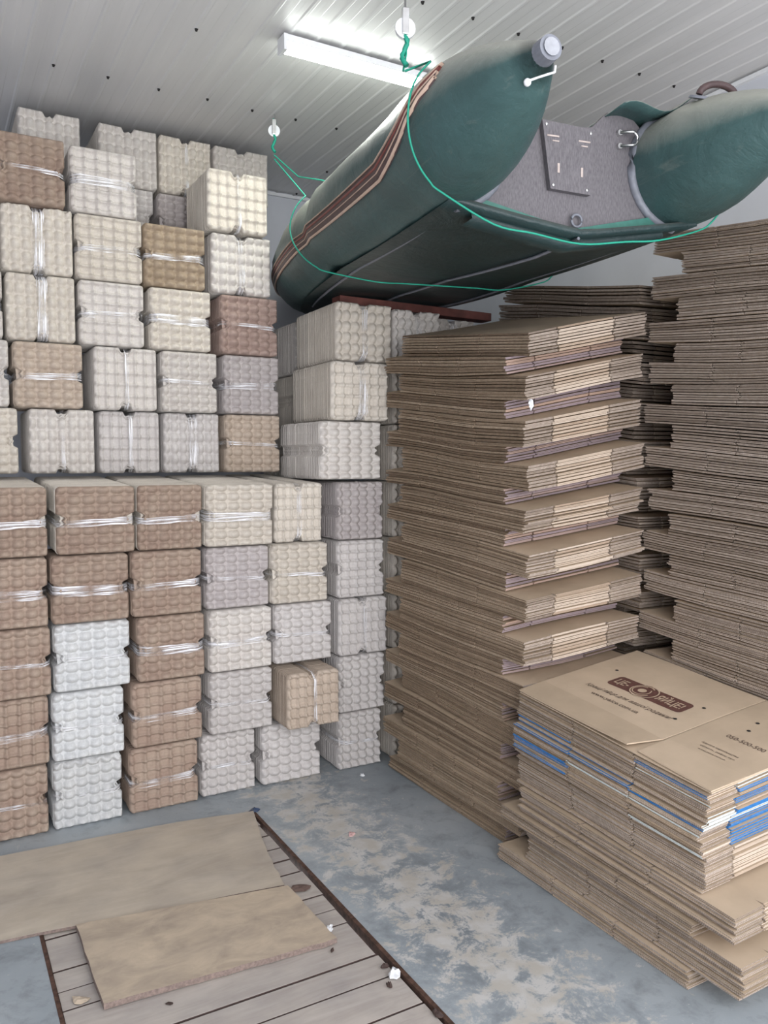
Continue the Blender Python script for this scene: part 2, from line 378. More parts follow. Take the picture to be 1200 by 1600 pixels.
pts = rough_edge(P2[0], P2[1], 16, .003, rnd)+rough_edge(P2[1], P2[2], 8, .004, rnd)+rough_edge(P2[2], P2[3], 12, .002, rnd)+rough_edge(P2[3], P2[0], 8, .002, rnd)
tag(sheet_poly('plywood_sheet', pts, .0005, .018, PLYM2, PLYEDGE), 'smaller rough plywood offcut with splintered corner on pit planks', 'plywood')
# ------------------------------------------------------------------ egg trays
TW, TH = .302, .293
def tray_height(u, v, kind):
    """u in 0..5, v in 0..6 cup units; peaks on whole numbers"""
    du, dv = abs(u-round(u)), abs(v-round(v)); d = math.hypot(du, dv)
    if kind == 'bump':
        q = math.hypot(.5-du, .5-dv)
        dome = max(0, 1-(d/.56)**2)**.9
        return .030*dome+.003*max(0, 1-d/.14)+.007*max(0, 1-q/.20)
    g = lambda t, w: (1-t/w) if t < w else 0
    ridge = max(g(du, .20), g(dv, .20))
    return .014*ridge**.8+.019*g(d, .30)+.006*(du+dv)
TV = 1.0
def tray_face(kind, vert, crumple, seed):
    """front tray of a bundle: returns mesh, x right, z up, cups towards -y; notch on the sides (or top/bottom if vert)"""
    rnd = random.Random(seed); ph = rnd.uniform(0, 50)
    NU, NV = 5*12+6, 6*12+6
    vs = []; fs = []
    m = .0125
    def axis(n, L):
        a = [0, .0018, .006, m]
        k = n-7
        return a+[m+(L-2*m)*i/k for i in range(1, k)]+[L-m, L-.006, L-.0018, L]
    A = axis(NU, TW); B = axis(NV, TH)
    if vert: A = axis(NV, TW); B = axis(NU, TH)
    na, nb = len(A), len(B)
    for j, z in enumerate(B):
        for i, x in enumerate(A):
            ua = (x-m)/(TW-2*m); ub = (z-m)/(TH-2*m)
            if vert: u, v = ub*5, ua*6
            else: u, v = ua*5, ub*6
            h = tray_height(min(max(u, -.12), 5.12), min(max(v, -.12), 6.12), kind)
            # peaks sit half a rim inside, flatten towards the rim
            ed = min(x, TW-x, z, TH-z)
            k = min(1, ed/m); h = h*k*k*(3-2*k)+.009*(1-k)
            if ed <= .0001: h = -.004
            # notch
            t = ub if not vert else ua
            s = ua if not vert else ub
            nt_ = max(0, 1-abs(t-.5)/.115); nt_ = min(1, nt_*2.0)
            lobes = .024*nt_*(1-.30*math.exp(-((t-.5)/.028)**2))
            wgt = max(0, 1-min(s, 1-s)/.14)
            sh = lobes*wgt*(1 if s < .5 else -1)
            xx, zz = x, z
            if vert: zz += sh
            else: xx += sh
            # rounded corners
            cx, cz = min(x, TW-x), min(z, TH-z)
            if cx < .02 and cz < .02:
                d = math.hypot(.02-cx, .02-cz)
                if d > .02:
                    f = .02/d; nx_, nz_ = .02-(.02-cx)*f, .02-(.02-cz)*f
                    xx += (nx_-cx)*(1 if x < TW/2 else -1); zz += (nz_-cz)*(1 if z < TH/2 else -1)
            w = noise.noise((x*9+ph, z*9, 1))*.004+noise.noise((x*30+ph, z*30, 3))*.0016
            if crumple:
                c = max(0, 1-(TH-z)/.045) if crumple == 1 else max(0, 1-z/.045)
                w += c*noise.noise((x*45+ph, z*60, 7))*.02; zz += c*noise.noise((x*35+ph, 4, 7))*.010*(-1 if crumple == 1 else 1)
            vs.append((xx-TW/2, -h-w-.003, zz))
    for j in range(nb-1):
        for i in range(na-1):
            a = j*na+i; fs.append((a, a+1, a+na+1, a+na))
    return mesh('egg_tray', vs, fs, [PULP['white']], smooth=True)
def outline(vert, n=15):
    """closed outline of a tray rim, with notches"""
    out = []
    def nt(t):
        q = max(0, 1-abs(t-.5)/.115); q = min(1, q*2); return .024*q*(1-.30*math.exp(-((t-.5)/.028)**2))
    ts = [.05, .2, .33, .385, .40, .43, .47, .5, .53, .57, .60, .615, .67, .8, .95]
    def c(x, z, a0):
        return [(x+.018*math.cos(a0+k*PI/4), z+.018*math.sin(a0+k*PI/4)) for k in range(3)]
    out += [(t*TW, nt(t) if vert else 0) for t in ts]+c(TW-.018, .018, -PI/2)
    out += [(TW-(0 if vert else nt(t)), t*TH) for t in ts]+c(TW-.018, TH-.018, 0)
    out += [(t*TW, TH-(nt(t) if vert else 0)) for t in reversed(ts)]+c(.018, TH-.018, PI/2)
    out += [(0 if vert else nt(t), t*TH) for t in reversed(ts)]+c(.018, .018, PI)
    return out
def stack_body(length, vert, seed):
    rnd = random.Random(seed); ol = outline(vert); n = len(ol)
    pitch = .0085; k = int(length/pitch); vs = []; fs = []; sections = []
    for i in range(k):
        y = i*pitch+.001; ox = rnd.gauss(0, .0013); oz = abs(rnd.gauss(0, .0008)); g = rnd.uniform(-.0015, .001)
        for dy, ins in ((0, .0055), (.0008, .0), (.0042, .0), (.0050, .0055)):
            sections.append((y+dy, ins-g*(ins == 0), ox, oz))
    for (y, ins, ox, oz) in sections:
        for (x, z) in ol:
            cx = x-TW/2; cz = z-TH/2
            sx = 1-2*ins/TW; sz = 1-2*ins/TH
            vs.append((cx*sx+ox, y+.0016*math.sin(z*70+x*50+i), TH/2+cz*sz+oz*(1 if ins == 0 else 0)))
    m = len(sections)
    for a in range(m-1):
        for q in range(n): fs.append((a*n+q, a*n+(q+1) % n, (a+1)*n+(q+1) % n, (a+1)*n+q))
    fs.append(tuple(reversed(range(n)))); fs.append(tuple(range((m-1)*n, m*n)))
    return mesh('tray_rims', vs, fs, [PULP['white']])
def film_mesh(vert, length, wd, seed):
    rnd = random.Random(seed); L = TW if not vert else TH
    vs = []; fs = []; nx, nz = 34, 7; ph = rnd.uniform(0, 99); sl = rnd.uniform(-.05, .05); cz = rnd.uniform(-.008, .012)
    pathp = [(-L/2+.020, length*.9), (-L/2+.014, .01)]
    path = [(-L/2+.006, length*.9), (-L/2+.003, length*.4), (-L/2+.004, .006), (-L/2+.022, -.018)]
    path += [(-L/2+.03+(L-.06)*k/24, -.036) for k in range(1, 24)]
    path += [(L/2-.022, -.018), (L/2-.004, .006), (L/2-.003, length*.4), (L/2-.006, length*.9)]
    for i, (s, y) in enumerate(path):
        tw = wd*(1+.35*noise.noise((s*14, ph, 0)))
        for j in range(nz):
            t = j/(nz-1)-.5; inside = 1 if y < 0 else .3
            d = noise.noise((s*10, t*9+ph, 3))*.0035*inside
            z = t*tw+s*sl+cz+noise.noise((s*9, ph, 8))*.004
            vs.append((s, y-abs(d), TH/2+z) if not vert else (z, y-abs(d), TH/2+s))
    for i in range(len(path)-1):
        for j in range(nz-1):
            a = i*nz+j; fs.append((a, a+nz, a+nz+1, a+1))
    return mesh('stretch_film', vs, fs, [FILM], smooth=True)
FILMV = FILM.copy(); FILMV.name = 'stretch_film_upright'
for n_ in FILMV.node_tree.nodes:
    if n_.type == 'MAPPING': n_.inputs['Scale'].default_value = (260, 5, 5)
FACES = {}
for kd in ('bump', 'cup'):
    for vt in (0, 1):
        for cr in (0, 1, 2): FACES[(kd, vt, cr)] = tray_face(kd, vt, cr, len(FACES)+1)
LEN = {'x': .32, 's': .34, 'm': .50, 'l': .74}
BODY = {(k, vt): stack_body(LEN[k], vt, 11+vt+len(k)) for k in LEN for vt in (0, 1)}
FILMS = {(k, vt, q): film_mesh(vt, LEN[k], (.030, .044, .018)[q], 40+q+5*vt) for k in LEN for vt in (0, 1) for q in (0, 1, 2)}
for (k, vt, q), me in FILMS.items():
    if vt: me.materials[0] = FILMV
def omat(o, m):
    o.material_slots[0].link = 'OBJECT'; o.material_slots[0].material = m
def tray_bundle(xc, y, z, color, kind, vert, label, group, width=TW, height=TH, length='s', crumple=0, film=0, tilt=(0, 0, 0), body=None):
    t = empty('egg_tray_bundle', (xc, y, z), tilt)
    t.scale = ((width-.008)/TW, 1, (height-.005)/TH)
    tag(t, label, 'egg trays', group)
    f = link('egg_tray', FACES[(kind, vert, crumple)], t); omat(f, PULP[color])
    b = link('tray_rims', BODY[(length, vert)], t); omat(b, PULP[body or color]); b['kind'] = 'stuff'
    if film is not None: link('stretch_film', FILMS[(length, vert, film)], t)
    return t
FYP = 3.60; ROW = .2945
rnd = random.Random(5)
COLN = ['leftmost', 'second', 'third', 'fourth', 'fifth']
TOPN = ['top', 'second', 'third', 'fourth', 'bottom', 'sixth', 'seventh', 'eighth']
# columns of the low front block: rows listed from the top: (px_left, px_right, colour, kind, vert, crumple, film, dy)
front = [
 [(-45, 76, 'brown', 'bump', 0, 0, 0, 0), (-45, 77, 'brown', 'bump', 0, 0, 1, 0), (-40, 82, 'brown', 'bump', 0, 0, 2, 0), (-40, 79, 'brown', 'cup', 0, 0, 0, .01), (-45, 78, 'brown', 'bump', 0, 0, 2, 0)],
 [(86, 213, 'brown', 'bump', 0, 0, 0, 0), (80, 204, 'brown', 'bump', 0, 0, 1, 0), (84, 206, 'pale', 'bump', 0, 0, 2, .01), (82, 197, 'pale', 'bump', 0, 0, 2, 0), (83, 194, 'pale', 'bump', 0, 1, 2, 0)],
 [(214, 318, 'brown', 'bump', 0, 0, 0, .01), (206, 318, 'brown', 'bump', 0, 0, 0, 0), (215, 323, 'brown', 'bump', 0, 0, 1, 0), (207, 319, 'brown', 'cup', 0, 0, 0, 0), (203, 313, 'brown', 'cup', 0, 0, 0, 0)],
 [(321, 429, 'cream', 'bump', 0, 0, 1, 0), (322, 423, 'mauve', 'bump', 0, 0, 2, .02), (328, 428, 'white', 'bump', 0, 0, 0, 0), (329, 429, 'grey', 'bump', 0, 0, 2, 0), (315, 402, 'grey', 'bump', 0, 0, 2, .02)],
 [(429, 505, 'cream', 'cup', 1, 0, 0, .03), (425, 515, 'cream', 'bump', 0, 0, 2, 0), (430, 521, 'grey', 'bump', 0, 0, 2, 0), (434, 524, 'grey', 'cup', 1, 0, 2, .28), (410, 504, 'grey', 'bump', 0, 0, None, .01)],
]
for ci, col in enumerate(front):
    for ri, (pl_, pr_, colr, kd, vt, cr, fm, dy) in enumerate(col):
        z = (4-ri)*ROW; y = FYP+dy; py = 757+(ri+.5)*108
        a = at(pl_, py, Y=y-.01).x; b = at(pr_, py, Y=y-.01).x
        top = ri == 0
        if ci == 4: b = min(b, 1.765)
        side = 'standing on the floor' if ri == 4 else ''
        fd = {None: '', 0: ' with crinkled film band', 1: ' with wide film band', 2: ' with faint film'}[fm]
        r_ = {0: 'top of', 1: 'second from top of', 2: 'middle of', 3: 'fourth down in', 4: 'at the floor in'}[ri]
        fd = '' if ri in (1, 3) else fd
        lab = f'{WORD[colr]} tray bundle, {r_} {COLN[ci]} column, low front block'
        tray_bundle((a+b)/2, y+.02, z+(.0), colr, kd, vt, lab, 'egg tray bundles of the low front block', width=b-a, height=ROW-.001,
                    length='l' if top else 's', crumple=cr, film=fm, tilt=(math.radians(2.4) if top else 0, 0, rnd.uniform(-.004, .004)), body='cream' if top else None)
# bundle jutting out of the block
a = at(450, 1110, Y=3.52).x; b = at(526, 1110, Y=3.52).x; a -= .02
zb = at(480, 1165, Y=3.5).z
tray_bundle((a+b)/2, 3.50, ROW+.002, 'tan', 'cup', 1, 'tan egg tray bundle jutting forward over the bottom row, upright film cord', 'egg tray bundles of the low front block', width=b-a, height=.272, length='x', film=2)
# tall column next to the cartons, rows from the top
tall = [(525, 613, 'cream', 'bump', 1, 0, 0, .0, 'm'), (518, 608, 'cream', 'cup', 1, 0, 1, -.02, 'm'), (500, 597, 'white', 'bump', 0, 0, None, .0, 'm'),
        (509, 599, 'mauve', 'bump', 0, 1, None, .0, 'l'), (516, 601, 'grey', 'cup', 0, 0, None, .0, 's'), (526, 606, 'grey', 'cup', 1, 0, 2, -.01, 's'),
        (527, 602, 'grey', 'bump', 0, 0, None, .0, 's'), (507, 596, 'grey', 'bump', 0, 0, 2, .0, 's')]
tn = ['top of', 'second from top of', 'third from top of', 'fourth from top of', 'fifth from top of', 'sixth from top of', 'second up from floor in', 'at the floor in']
for ri, (pl_, pr_, colr, kd, vt, cr, fm, dy, ln) in enumerate(tall):
    z = (7-ri)*ROW+(.01 if ri < 3 else 0); y = FYP+dy; py = 512+ri*95
    a = at(pl_, py, Y=y).x; b = at(pr_, py, Y=y).x
    if ri > 2: a = max(a, 1.775)
    tray_bundle((a+b)/2, y+.02, z, colr, kd, vt, f'{WORD[colr]} egg tray bundle, {tn[ri]} the tall column beside the cartons', 'egg tray bundles of the tall column by the cartons',
                width=b-a, height=ROW-.001, length=ln, crumple=cr, film=fm, tilt=(0, 0, rnd.uniform(-.02, .01)))
# bundles behind the tall column (side seen in the slot) and to its right behind the cartons
for ri in range(3):
    tray_bundle(1.80+.154, FYP+.60, (7-ri)*ROW, 'cream' if ri else 'white', 'bump', 1 if ri == 0 else 0, f'cream egg tray bundle edge-on in the slot behind the tall column, {["top", "second", "third"][ri]} down',
                'egg tray bundles behind the tall column', width=.30, height=ROW-.001, length='m', film=None)
for k, (a_, b_) in enumerate(((614, 688), (690, 762))):
    a = at(a_, 480, Y=FYP).x; b = at(b_, 480, Y=FYP).x
    for ri in range(8 if k == 0 else 1):
        tray_bundle((a+b)/2, FYP+.02+(.12 if k else 0), (7-ri)*ROW-(.0 if k == 0 else 0), 'white' if ri == 0 else 'cream', 'bump', 1, ('off-white egg tray bundle with upright film, just right of the tall column top' if ri == 0 and k == 0 else
            'off-white egg tray bundle furthest right, over the middle carton stack' if k else f'cream egg tray bundle glimpsed between tall column and carton stack, {ords[ri]} from top'),
            'egg tray bundles behind the carton stacks', width=b-a, height=ROW-.001, length='s', crumple=1 if ri == 0 else 0, film=1 if ri == 0 else None)
# back block, standing on the tops of the front block: rows from the top
BYP = 4.0; BZ = 1.516; BROW = .3025
back = [
 [(-125, -13, 'white', 'bump', 0, 0, None, 0), (-120, -5, 'white', 'bump', 1, 0, None, 0), (-112, 9, 'white', 'bump', 0, 0, 1, 0), (-100, 19, 'white', 'bump', 0, 0, 2, 0), (-88, 33, 'cream', 'bump', 0, 0, None, 0)],
 [(-10, 106, 'brown', 'bump', 0, 0, 2, -.02), (-2, 118, 'cream', 'bump', 1, 1, 1, 0), (6, 122, 'cream', 'bump', 1, 0, 1, 0), (18, 134, 'tan', 'bump', 0, 0, 0, 0), (42, 152, 'white', 'bump', 1, 0, 2, 0)],
 [(106, 217, 'white', 'cup', 0, 0, 1, 0), (115, 226, 'cream', 'cup', 0, 0, 0, 0), (121, 229, 'white', 'cup', 0, 0, 0, 0), (144, 249, 'white', 'cup', 1, 0, 2, 0), (152, 253, 'grey', 'cup', 1, 0, 2, .02)],
 [None, (222, 324, 'golden', 'bump', 0, 0, 0, 0), (231, 333, 'cream', 'bump', 0, 0, 1, 0), (250, 343, 'white', 'bump', 0, 0, 2, 0), (253, 346, 'grey', 'bump', 1, 0, 1, .02)],
 [(321, 421, 'cream', 'cup', 1, 0, 2, -.03), (327, 426, 'white', 'bump', 1, 0, 0, 0), (342, 437, 'reddish', 'bump', 0, 0, 2, 0), (347, 439, 'mauve', 'bump', 0, 0, 0, 0), (350, 441, 'tan', 'bump', 0, 0, 2, 0)],
]
BC = ['far left', 'second', 'third', 'fourth', 'fifth']
rowpy = [290, 395, 500, 610, 700]
for ci, col in enumerate(back):
    for ri, it in enumerate(col):
        if it is None: continue
        pl_, pr_, colr, kd, vt, cr, fm, dy = it
        y = BYP+dy; a = at(pl_, rowpy[ri], Y=y).x; b = at(pr_, rowpy[ri], Y=y).x
        fd = {None: '', 0: ' with crinkled film', 1: ' with broad shiny film', 2: ' with thin film'}[fm]
        r_ = ['top of', 'second from top of', 'middle of', 'fourth down in', 'lowest visible in'][ri]
        tray_bundle((a+b)/2, y+.02, BZ+(4-ri)*BROW, colr, kd, vt, f'{WORD[colr]} tray bundle{fd}, {r_} {BC[ci]} column, back block', 'egg tray bundles of the upper back block',
                    width=b-a-.013, height=BROW-.001, length='s', crumple=cr, film=fm, tilt=(0, 0, rnd.uniform(-.005, .005)))
# third layer behind, only its upper rows show
CYP = 4.38
for (pl_, pr_, lvl, colr, vt, kd, lab, fm) in (
    (28, 128, 5, 'white', 1, 'bump', 'off-white egg tray bundle nearest the ceiling, leftmost of the four at the very back', None),
    (153, 247, 5, 'white', 1, 'bump', 'off-white egg tray bundle near the ceiling, second from left at the very back', None),
    (248, 331, 5, 'cream', 1, 'bump', 'cream egg tray bundle near the ceiling with upright film, third at the very back', 2),
    (333, 420, 5, 'white', 1, 'bump', 'off-white egg tray bundle near the ceiling, rightmost at the very back', None),
    (152, 240, 4, 'grey', 0, 'bump', 'light grey egg tray bundle in shade, left of the dark gap at the back', None),
    (245, 335, 4, 'mauve', 0, 'bump', 'greyish egg tray bundle in shade above the golden brown bundle', None)):
    a = at(pl_, 260, Y=CYP).x; b = at(pr_, 260, Y=CYP).x
    tray_bundle((a+b)/2, CYP+.02, BZ+lvl*BROW-.03, colr, kd, vt, lab, 'egg tray bundles at the very back', width=b-a, height=BROW-.001, length='s', film=fm)
# ------------------------------------------------------------------ flattened carton stacks
def carton_bundle(name_label, group, X0, X1, Y0, Y1, zf0, zf1, n, seed, mats, slots=((.23, .71), (.34, .67)), slotd=.028, tone=0, color=None, warp=.004, trans=False):
    """zf0/zf1(x,y): lower and upper surface of the bundle in world space"""
    rnd = random.Random(seed)
    zc = zf0((X0+X1)/2, (Y0+Y1)/2)
    t = empty('carton_bundle', (X0, Y0, zf0(X0, Y0))); tag(t, name_label, 'cardboard', group)
    ph = rnd.uniform(0, 99)
    LX_, LY_ = X1-X0, Y1-Y0
    sx = sorted(slots[0]); sy = sorted(slots[1])
    def grid(L, ss, extra):
        g = [0]
        for s in ss: g += [s*L-.004, s*L, s*L+.004]
        g += [L]+[e*L for e in extra]
        return sorted(g)
    for k in range(n):
        f0, f1 = (k+rnd.uniform(.02, .18))/n, (k+rnd.uniform(.68, .90))/n
        dx, dy = rnd.gauss(0, .0025), rnd.gauss(0, .003)
        if rnd.random() < .12: dy += rnd.uniform(-.018, .004); dx += rnd.uniform(-.006, .004)
        vs = []; fs = []; mi = []
        for ply in (0, 1):
            a0 = f0+(f1-f0)*(0 if ply == 0 else .52); a1 = f0+(f1-f0)*(.48 if ply == 0 else 1)
            js = [rnd.uniform(-.015, .015) for _ in range(2)]
            gx = grid(LX_, [s+js[0]*.3 for s in sx], (.5,)); gy = grid(LY_, [s+js[1]*.6 for s in sy], (.5, .12, .88))
            seg = [[rnd.gauss(0, .0022) for _ in range(3)] for _ in range(4)]
            nx, ny = len(gx), len(gy); base = len(vs)
            droop = rnd.uniform(0, .25)
            cuts_x = [i for i in range(nx) if any(abs(gx[i]-(s+js[0]*.3)*LX_) < 1e-6 for s in sx)]
            cuts_y = [j for j in range(ny) if any(abs(gy[j]-(s+js[1]*.6)*LY_) < 1e-6 for s in sy)]
            def sgi(v, L, ss): return 0 if v < ss[0]*L else 1 if v < ss[1]*L else 2
            for lev in (0, 1):
                for j, y in enumerate(gy):
                    for i, x in enumerate(gx):
                        px_, py_ = x, y
                        if i == 0: px_ += seg[0][sgi(y, LY_, sy)]
                        if i == nx-1: px_ += seg[1][sgi(y, LY_, sy)]
                        if j == 0: py_ += seg[2][sgi(x, LX_, sx)]
                        if j == ny-1: py_ += seg[3][sgi(x, LX_, sx)]
                        if i == 0 and j in cuts_y: px_ += slotd
                        if i == nx-1 and j in cuts_y: px_ -= slotd
                        if j == 0 and i in cuts_x: py_ += slotd
                        if j == ny-1 and i in cuts_x: py_ -= slotd
                        wx, wy = X0+px_+dx, Y0+py_+dy
                        z0, z1 = zf0(wx, wy)+.0015, zf1(wx, wy)-.0015
                        fr = a0 if lev == 0 else a1
                        z = z0+(z1-z0)*fr+warp*.25*noise.noise((x*5+ph, y*4, k*.25))*(1 if 0 < k < n-1 else .2)
                        vs.append((px_+dx, py_+dy, z-t.location.z))
            N0 = nx*ny
            for j in range(ny-1):
                for i in range(nx-1):
                    a = base+j*nx+i; fs.append((a, a+nx, a+nx+1, a+1)); mi.append(0)
                    a += N0; fs.append((a, a+1, a+nx+1, a+nx)); mi.append(0)
            for i in range(nx-1):
                m_ = 2 if sgi((gx[i]+gx[i+1])/2, LX_, sx) == 1 else 3
                a = base+i; fs.append((a, a+1, a+1+N0, a+N0)); mi.append(m_)
                a = base+(ny-1)*nx+i; fs.append((a+1, a, a+N0, a+1+N0)); mi.append(3)
            for j in range(ny-1):
                a = base+j*nx; fs.append((a+nx, a, a+N0, a+nx+N0)); mi.append(-1-(2-sgi((gy[j]+gy[j+1])/2, LY_, sy)))
                a = base+j*nx+nx-1; fs.append((a, a+nx, a+nx+N0, a+N0)); mi.append(1)
        ms = list(mats)
        if color: ms = color(k, n, ms, rnd)
        mi = [(q_ if q_ >= 0 else (4+(-1-q_) if len(ms) > 4 else 1)) for q_ in mi]
        me = mesh('flattened_carton', vs, fs, ms, mi)
        link('flattened_carton', me, t)
    return t
def build_stack(tagname, group, total, nb, A, B, Xr, tilt, sheets=(9, 7), seed=0, matsA=None, matsB=None, ratio=.56, skip=lambda i, ab: False, labword=None, topslot=.028):
    """A and B bundles alternate; A = jutting ones. bundles from the floor upward"""
    layers = []
    pair = total/nb; h = 0; rnd = random.Random(seed)
    seq = []
    for i in range(nb):
        hb = pair*(1-ratio)*rnd.uniform(.9, 1.1); ha = pair-hb
        seq.append(('B', h, h+hb)); seq.append(('A', h+hb, h+pair)); h += pair
    m = len(seq)
    for q, (ab, h0, h1) in enumerate(seq):
        R_ = A if ab == 'A' else B
        n = sheets[0] if ab == 'A' else sheets[1]
        jx = rnd.uniform(-.012, .012); jy = rnd.uniform(-.018, .018)
        ph = (q+1)*3.1+seed
        def zf(h):
            def f(x, y): return h*(1+tilt[0]*(x-Xr[0])+tilt[1]*(y-Xr[1]))+(tilt[2]*min(1, h/.5)*(y-Xr[1]) if len(tilt) > 2 else 0)+min(h*.5, .017)*noise.noise((x*1.6+h*3, y*1.6, h*5+seed))
            return f
        fromtop = m-1-q
        lw = 'jutting' if ab == 'A' else 'recessed'
        lab = f'{lw} bundle of flattened brown cartons, {num(fromtop)} from the top of {tagname}'
        mats = matsA if ab == 'A' else matsB
        carton_bundle(lab, group, R_[0]+jx, R_[1]+jx, R_[2]+jy, R_[3]+jy, zf(h0), zf(h1), n, seed*100+q, mats, slotd=topslot if q == m-1 else .028)
TENS = ['', '', 'twenty', 'thirty']
def num(i):
    if i == 0: return 'first'
    if i < 20: return ords[i]
    return ['twenty-first', 'twenty-second', 'twenty-third', 'twenty-fourth', 'twenty-fifth', 'twenty-sixth', 'twenty-seventh', 'twenty-eighth', 'twenty-ninth', 'thirtieth', 'thirty-first', 'thirty-second', 'thirty-third', 'thirty-fourth'][i-20]
MA = [K_TOP, K_EDGE, K_FOLD, K_EDGE2]; MB = [K_TOP, K_EDGE, K_MAUVE, K_MAUVE]; MC = [K_TOP, K_EDGE2, K_FOLD, K_EDGE2]
# middle stack
build_stack('the middle stack', 'carton bundles of the middle stack', 2.075, 12, (2.02, 2.645, 2.45, 3.40), (2.02, 2.65, 2.575, 3.535), (2.02, 2.45), (.10, .053), (8, 6), 1, MA, MB, .57, topslot=.07)
# right tall stack against the right wall
build_stack('the tall right stack', 'carton bundles of the tall right stack', 2.42, 14, (2.665, 3.30, 1.50, 2.44), (2.665, 3.30, 1.36, 2.29), (2.665, 1.5), (.0, .018, .06), (8, 8), 2, MC, MC, .5)
# rear stack behind both
build_stack('the rear stack', 'carton bundles of the rear stack', 2.33, 14, (2.70, 3.32, 2.51, 3.44), (2.74, 3.32, 2.60, 3.55), (2.70, 2.5), (.0, .075), (6, 5), 3, MC, MC, .5)
# low front stack with printed cartons
def zlow(h):
    def f(x, y): return h*(1+.16*(x-1.97)+.15*(y-1.53))+min(h*.6, .004)*noise.noise((x*3+h*5, y*3, h*6))
    return f
def colT(k, n, ms, rnd):
    ms = list(ms); q = rnd.random()
    ms[2] = P_BLUE if rnd.random() < .62 else rnd.choice([P_WHITE, K_FOLD])
    ms[3] = rnd.choice([K_EDGE2, K_FOLD, P_WHITE, K_EDGE2])
    if q < .17: ms += [P_BLUE, rnd.choice([P_BLUE, K_EDGE]), K_EDGE]
    elif q < .34: ms += [K_EDGE, rnd.choice([P_WHITE, K_EDGE]), rnd.choice([P_BLUE, P_WHITE])]
    elif q < .48: ms += [K_EDGE2, K_EDGE2, P_WHITE]
    return ms
SL4 = ((.19, .70), (.33, .66))
LOW = [(1.93, 2.63, 1.565, 2.48, 0, .055, 6, None, 'lowest bundle of flattened brown cartons on the floor in the front stack'),
       (1.95, 2.633, 1.40, 2.33, .055, .155, 10, None, 'bundle of flattened cartons second up in the front stack, jutting towards the viewer'),
       (1.93, 2.64, 1.56, 2.47, .155, .205, 6, None, 'thin set-back bundle of flattened brown cartons, third up in the front stack'),
       (1.95, 2.633, 1.425, 2.375, .205, .29, 9, None, 'bundle of flattened brown cartons under the printed ones, fourth up, jutting out'),
       (1.97, 2.633, 1.545, 2.41, .29, .40, 10, None, 'bundle of flattened brown cartons just below the blue-edged ones, front stack'),
       (1.955, 2.633, 1.55, 2.42, .40, .50, 10, colT, 'lower of the two carton bundles with blue and white printed edges'),
       (1.965, 2.633, 1.535, 2.405, .50, .60, 10, colT, 'upper carton bundle with blue and white printed edges, under the logo carton')]
for i, (x0, x1, y0, y1, h0, h1, n, cf, lab) in enumerate(LOW):
    carton_bundle(lab, 'carton bundles of the low front stack', x0, x1, y0, y1, zlow(h0), zlow(h1), n, 900+i, MC, slots=SL4, color=cf, warp=.006)
# top carton with print: own thing, one carton with flaps
ZT = .602
t = empty('logo_carton', (1.97, 1.53, zlow(ZT)(1.97, 1.53))); tag(t, 'flat kraft carton printed with a brown egg logo, topmost of the front stack', 'cardboard')
def topz(x, y): return zlow(ZT)(x, y)+.012+.004*math.sin((x-1.97)*9)*math.sin((y-1.5)*7)*0
def top_panel(name, poly, dz, th, mat, parent, nsub=10, ox=(0, 0, 0)):
    """panel from 4 corners (world xy), bilinear grid laid on the stack's top"""
    vs = []; fs = []; n = nsub; (a, b, c, d) = [Vector(p) for p in poly]
    for lev in (0, 1):
        for j in range(n+1):
            for i in range(n+1):
                u, v = i/n, j/n; p = (a*(1-u)+b*u)*(1-v)+(d*(1-u)+c*u)*v
                z = topz(p.x, p.y)+(dz(u, v) if callable(dz) else dz)+(th if lev else 0)
                vs.append((p.x-parent.location.x, p.y-parent.location.y, z-parent.location.z))
    M = (n+1)*(n+1)
    for j in range(n):
        for i in range(n):
            q = j*(n+1)+i; fs.append((q, q+n+1, q+n+2, q+1)); q += M; fs.append((q, q+1, q+n+2, q+n+1))
    for i in range(n):
        q = i; fs.append((q, q+1, q+1+M, q+M)); q = n*(n+1)+i; fs.append((q+1, q, q+M, q+1+M))
        q = i*(n+1); fs.append((q+n+1, q, q+M, q+n+1+M)); q += n; fs.append((q, q+n+1, q+n+1+M, q+M))
    return link(name, mesh(name, vs, fs), parent, mat)
# corners measured on the stack top: far-left, far-right, near-right, near-left
near = 1.525; mid = 1.825
top_panel('lower_leaf', [(1.965, near), (2.636, near), (2.636, 2.40), (1.965, 2.40)], -.010, .004, K_TOP, t)
top_panel('near_panel', [(1.965, near), (2.636, near-.01), (2.636, mid-.004), (2.12, mid-.004)], -.004, .004, K_TOP, t)
o = top_panel('near_flap', [(1.962, near), (2.12, near), (2.12, mid-.006), (1.975, mid-.01)], -.0035, .004, K_TOP, t)
top_panel('main_panel', [(2.10, mid+.003), (2.636, mid+.003), (2.636, 2.44), (2.10, 2.42)], -.004, .004, K_TOP, t)
top_panel('far_flap', [(1.955, mid+.02), (2.10, mid+.003), (2.10, 2.42), (1.965, 2.405)], lambda u, v: -.003+.016*(1-u)*(1-v)**2, .004, K_TOP, t)
def on_top(x, y): return topz(x, y)+.0008
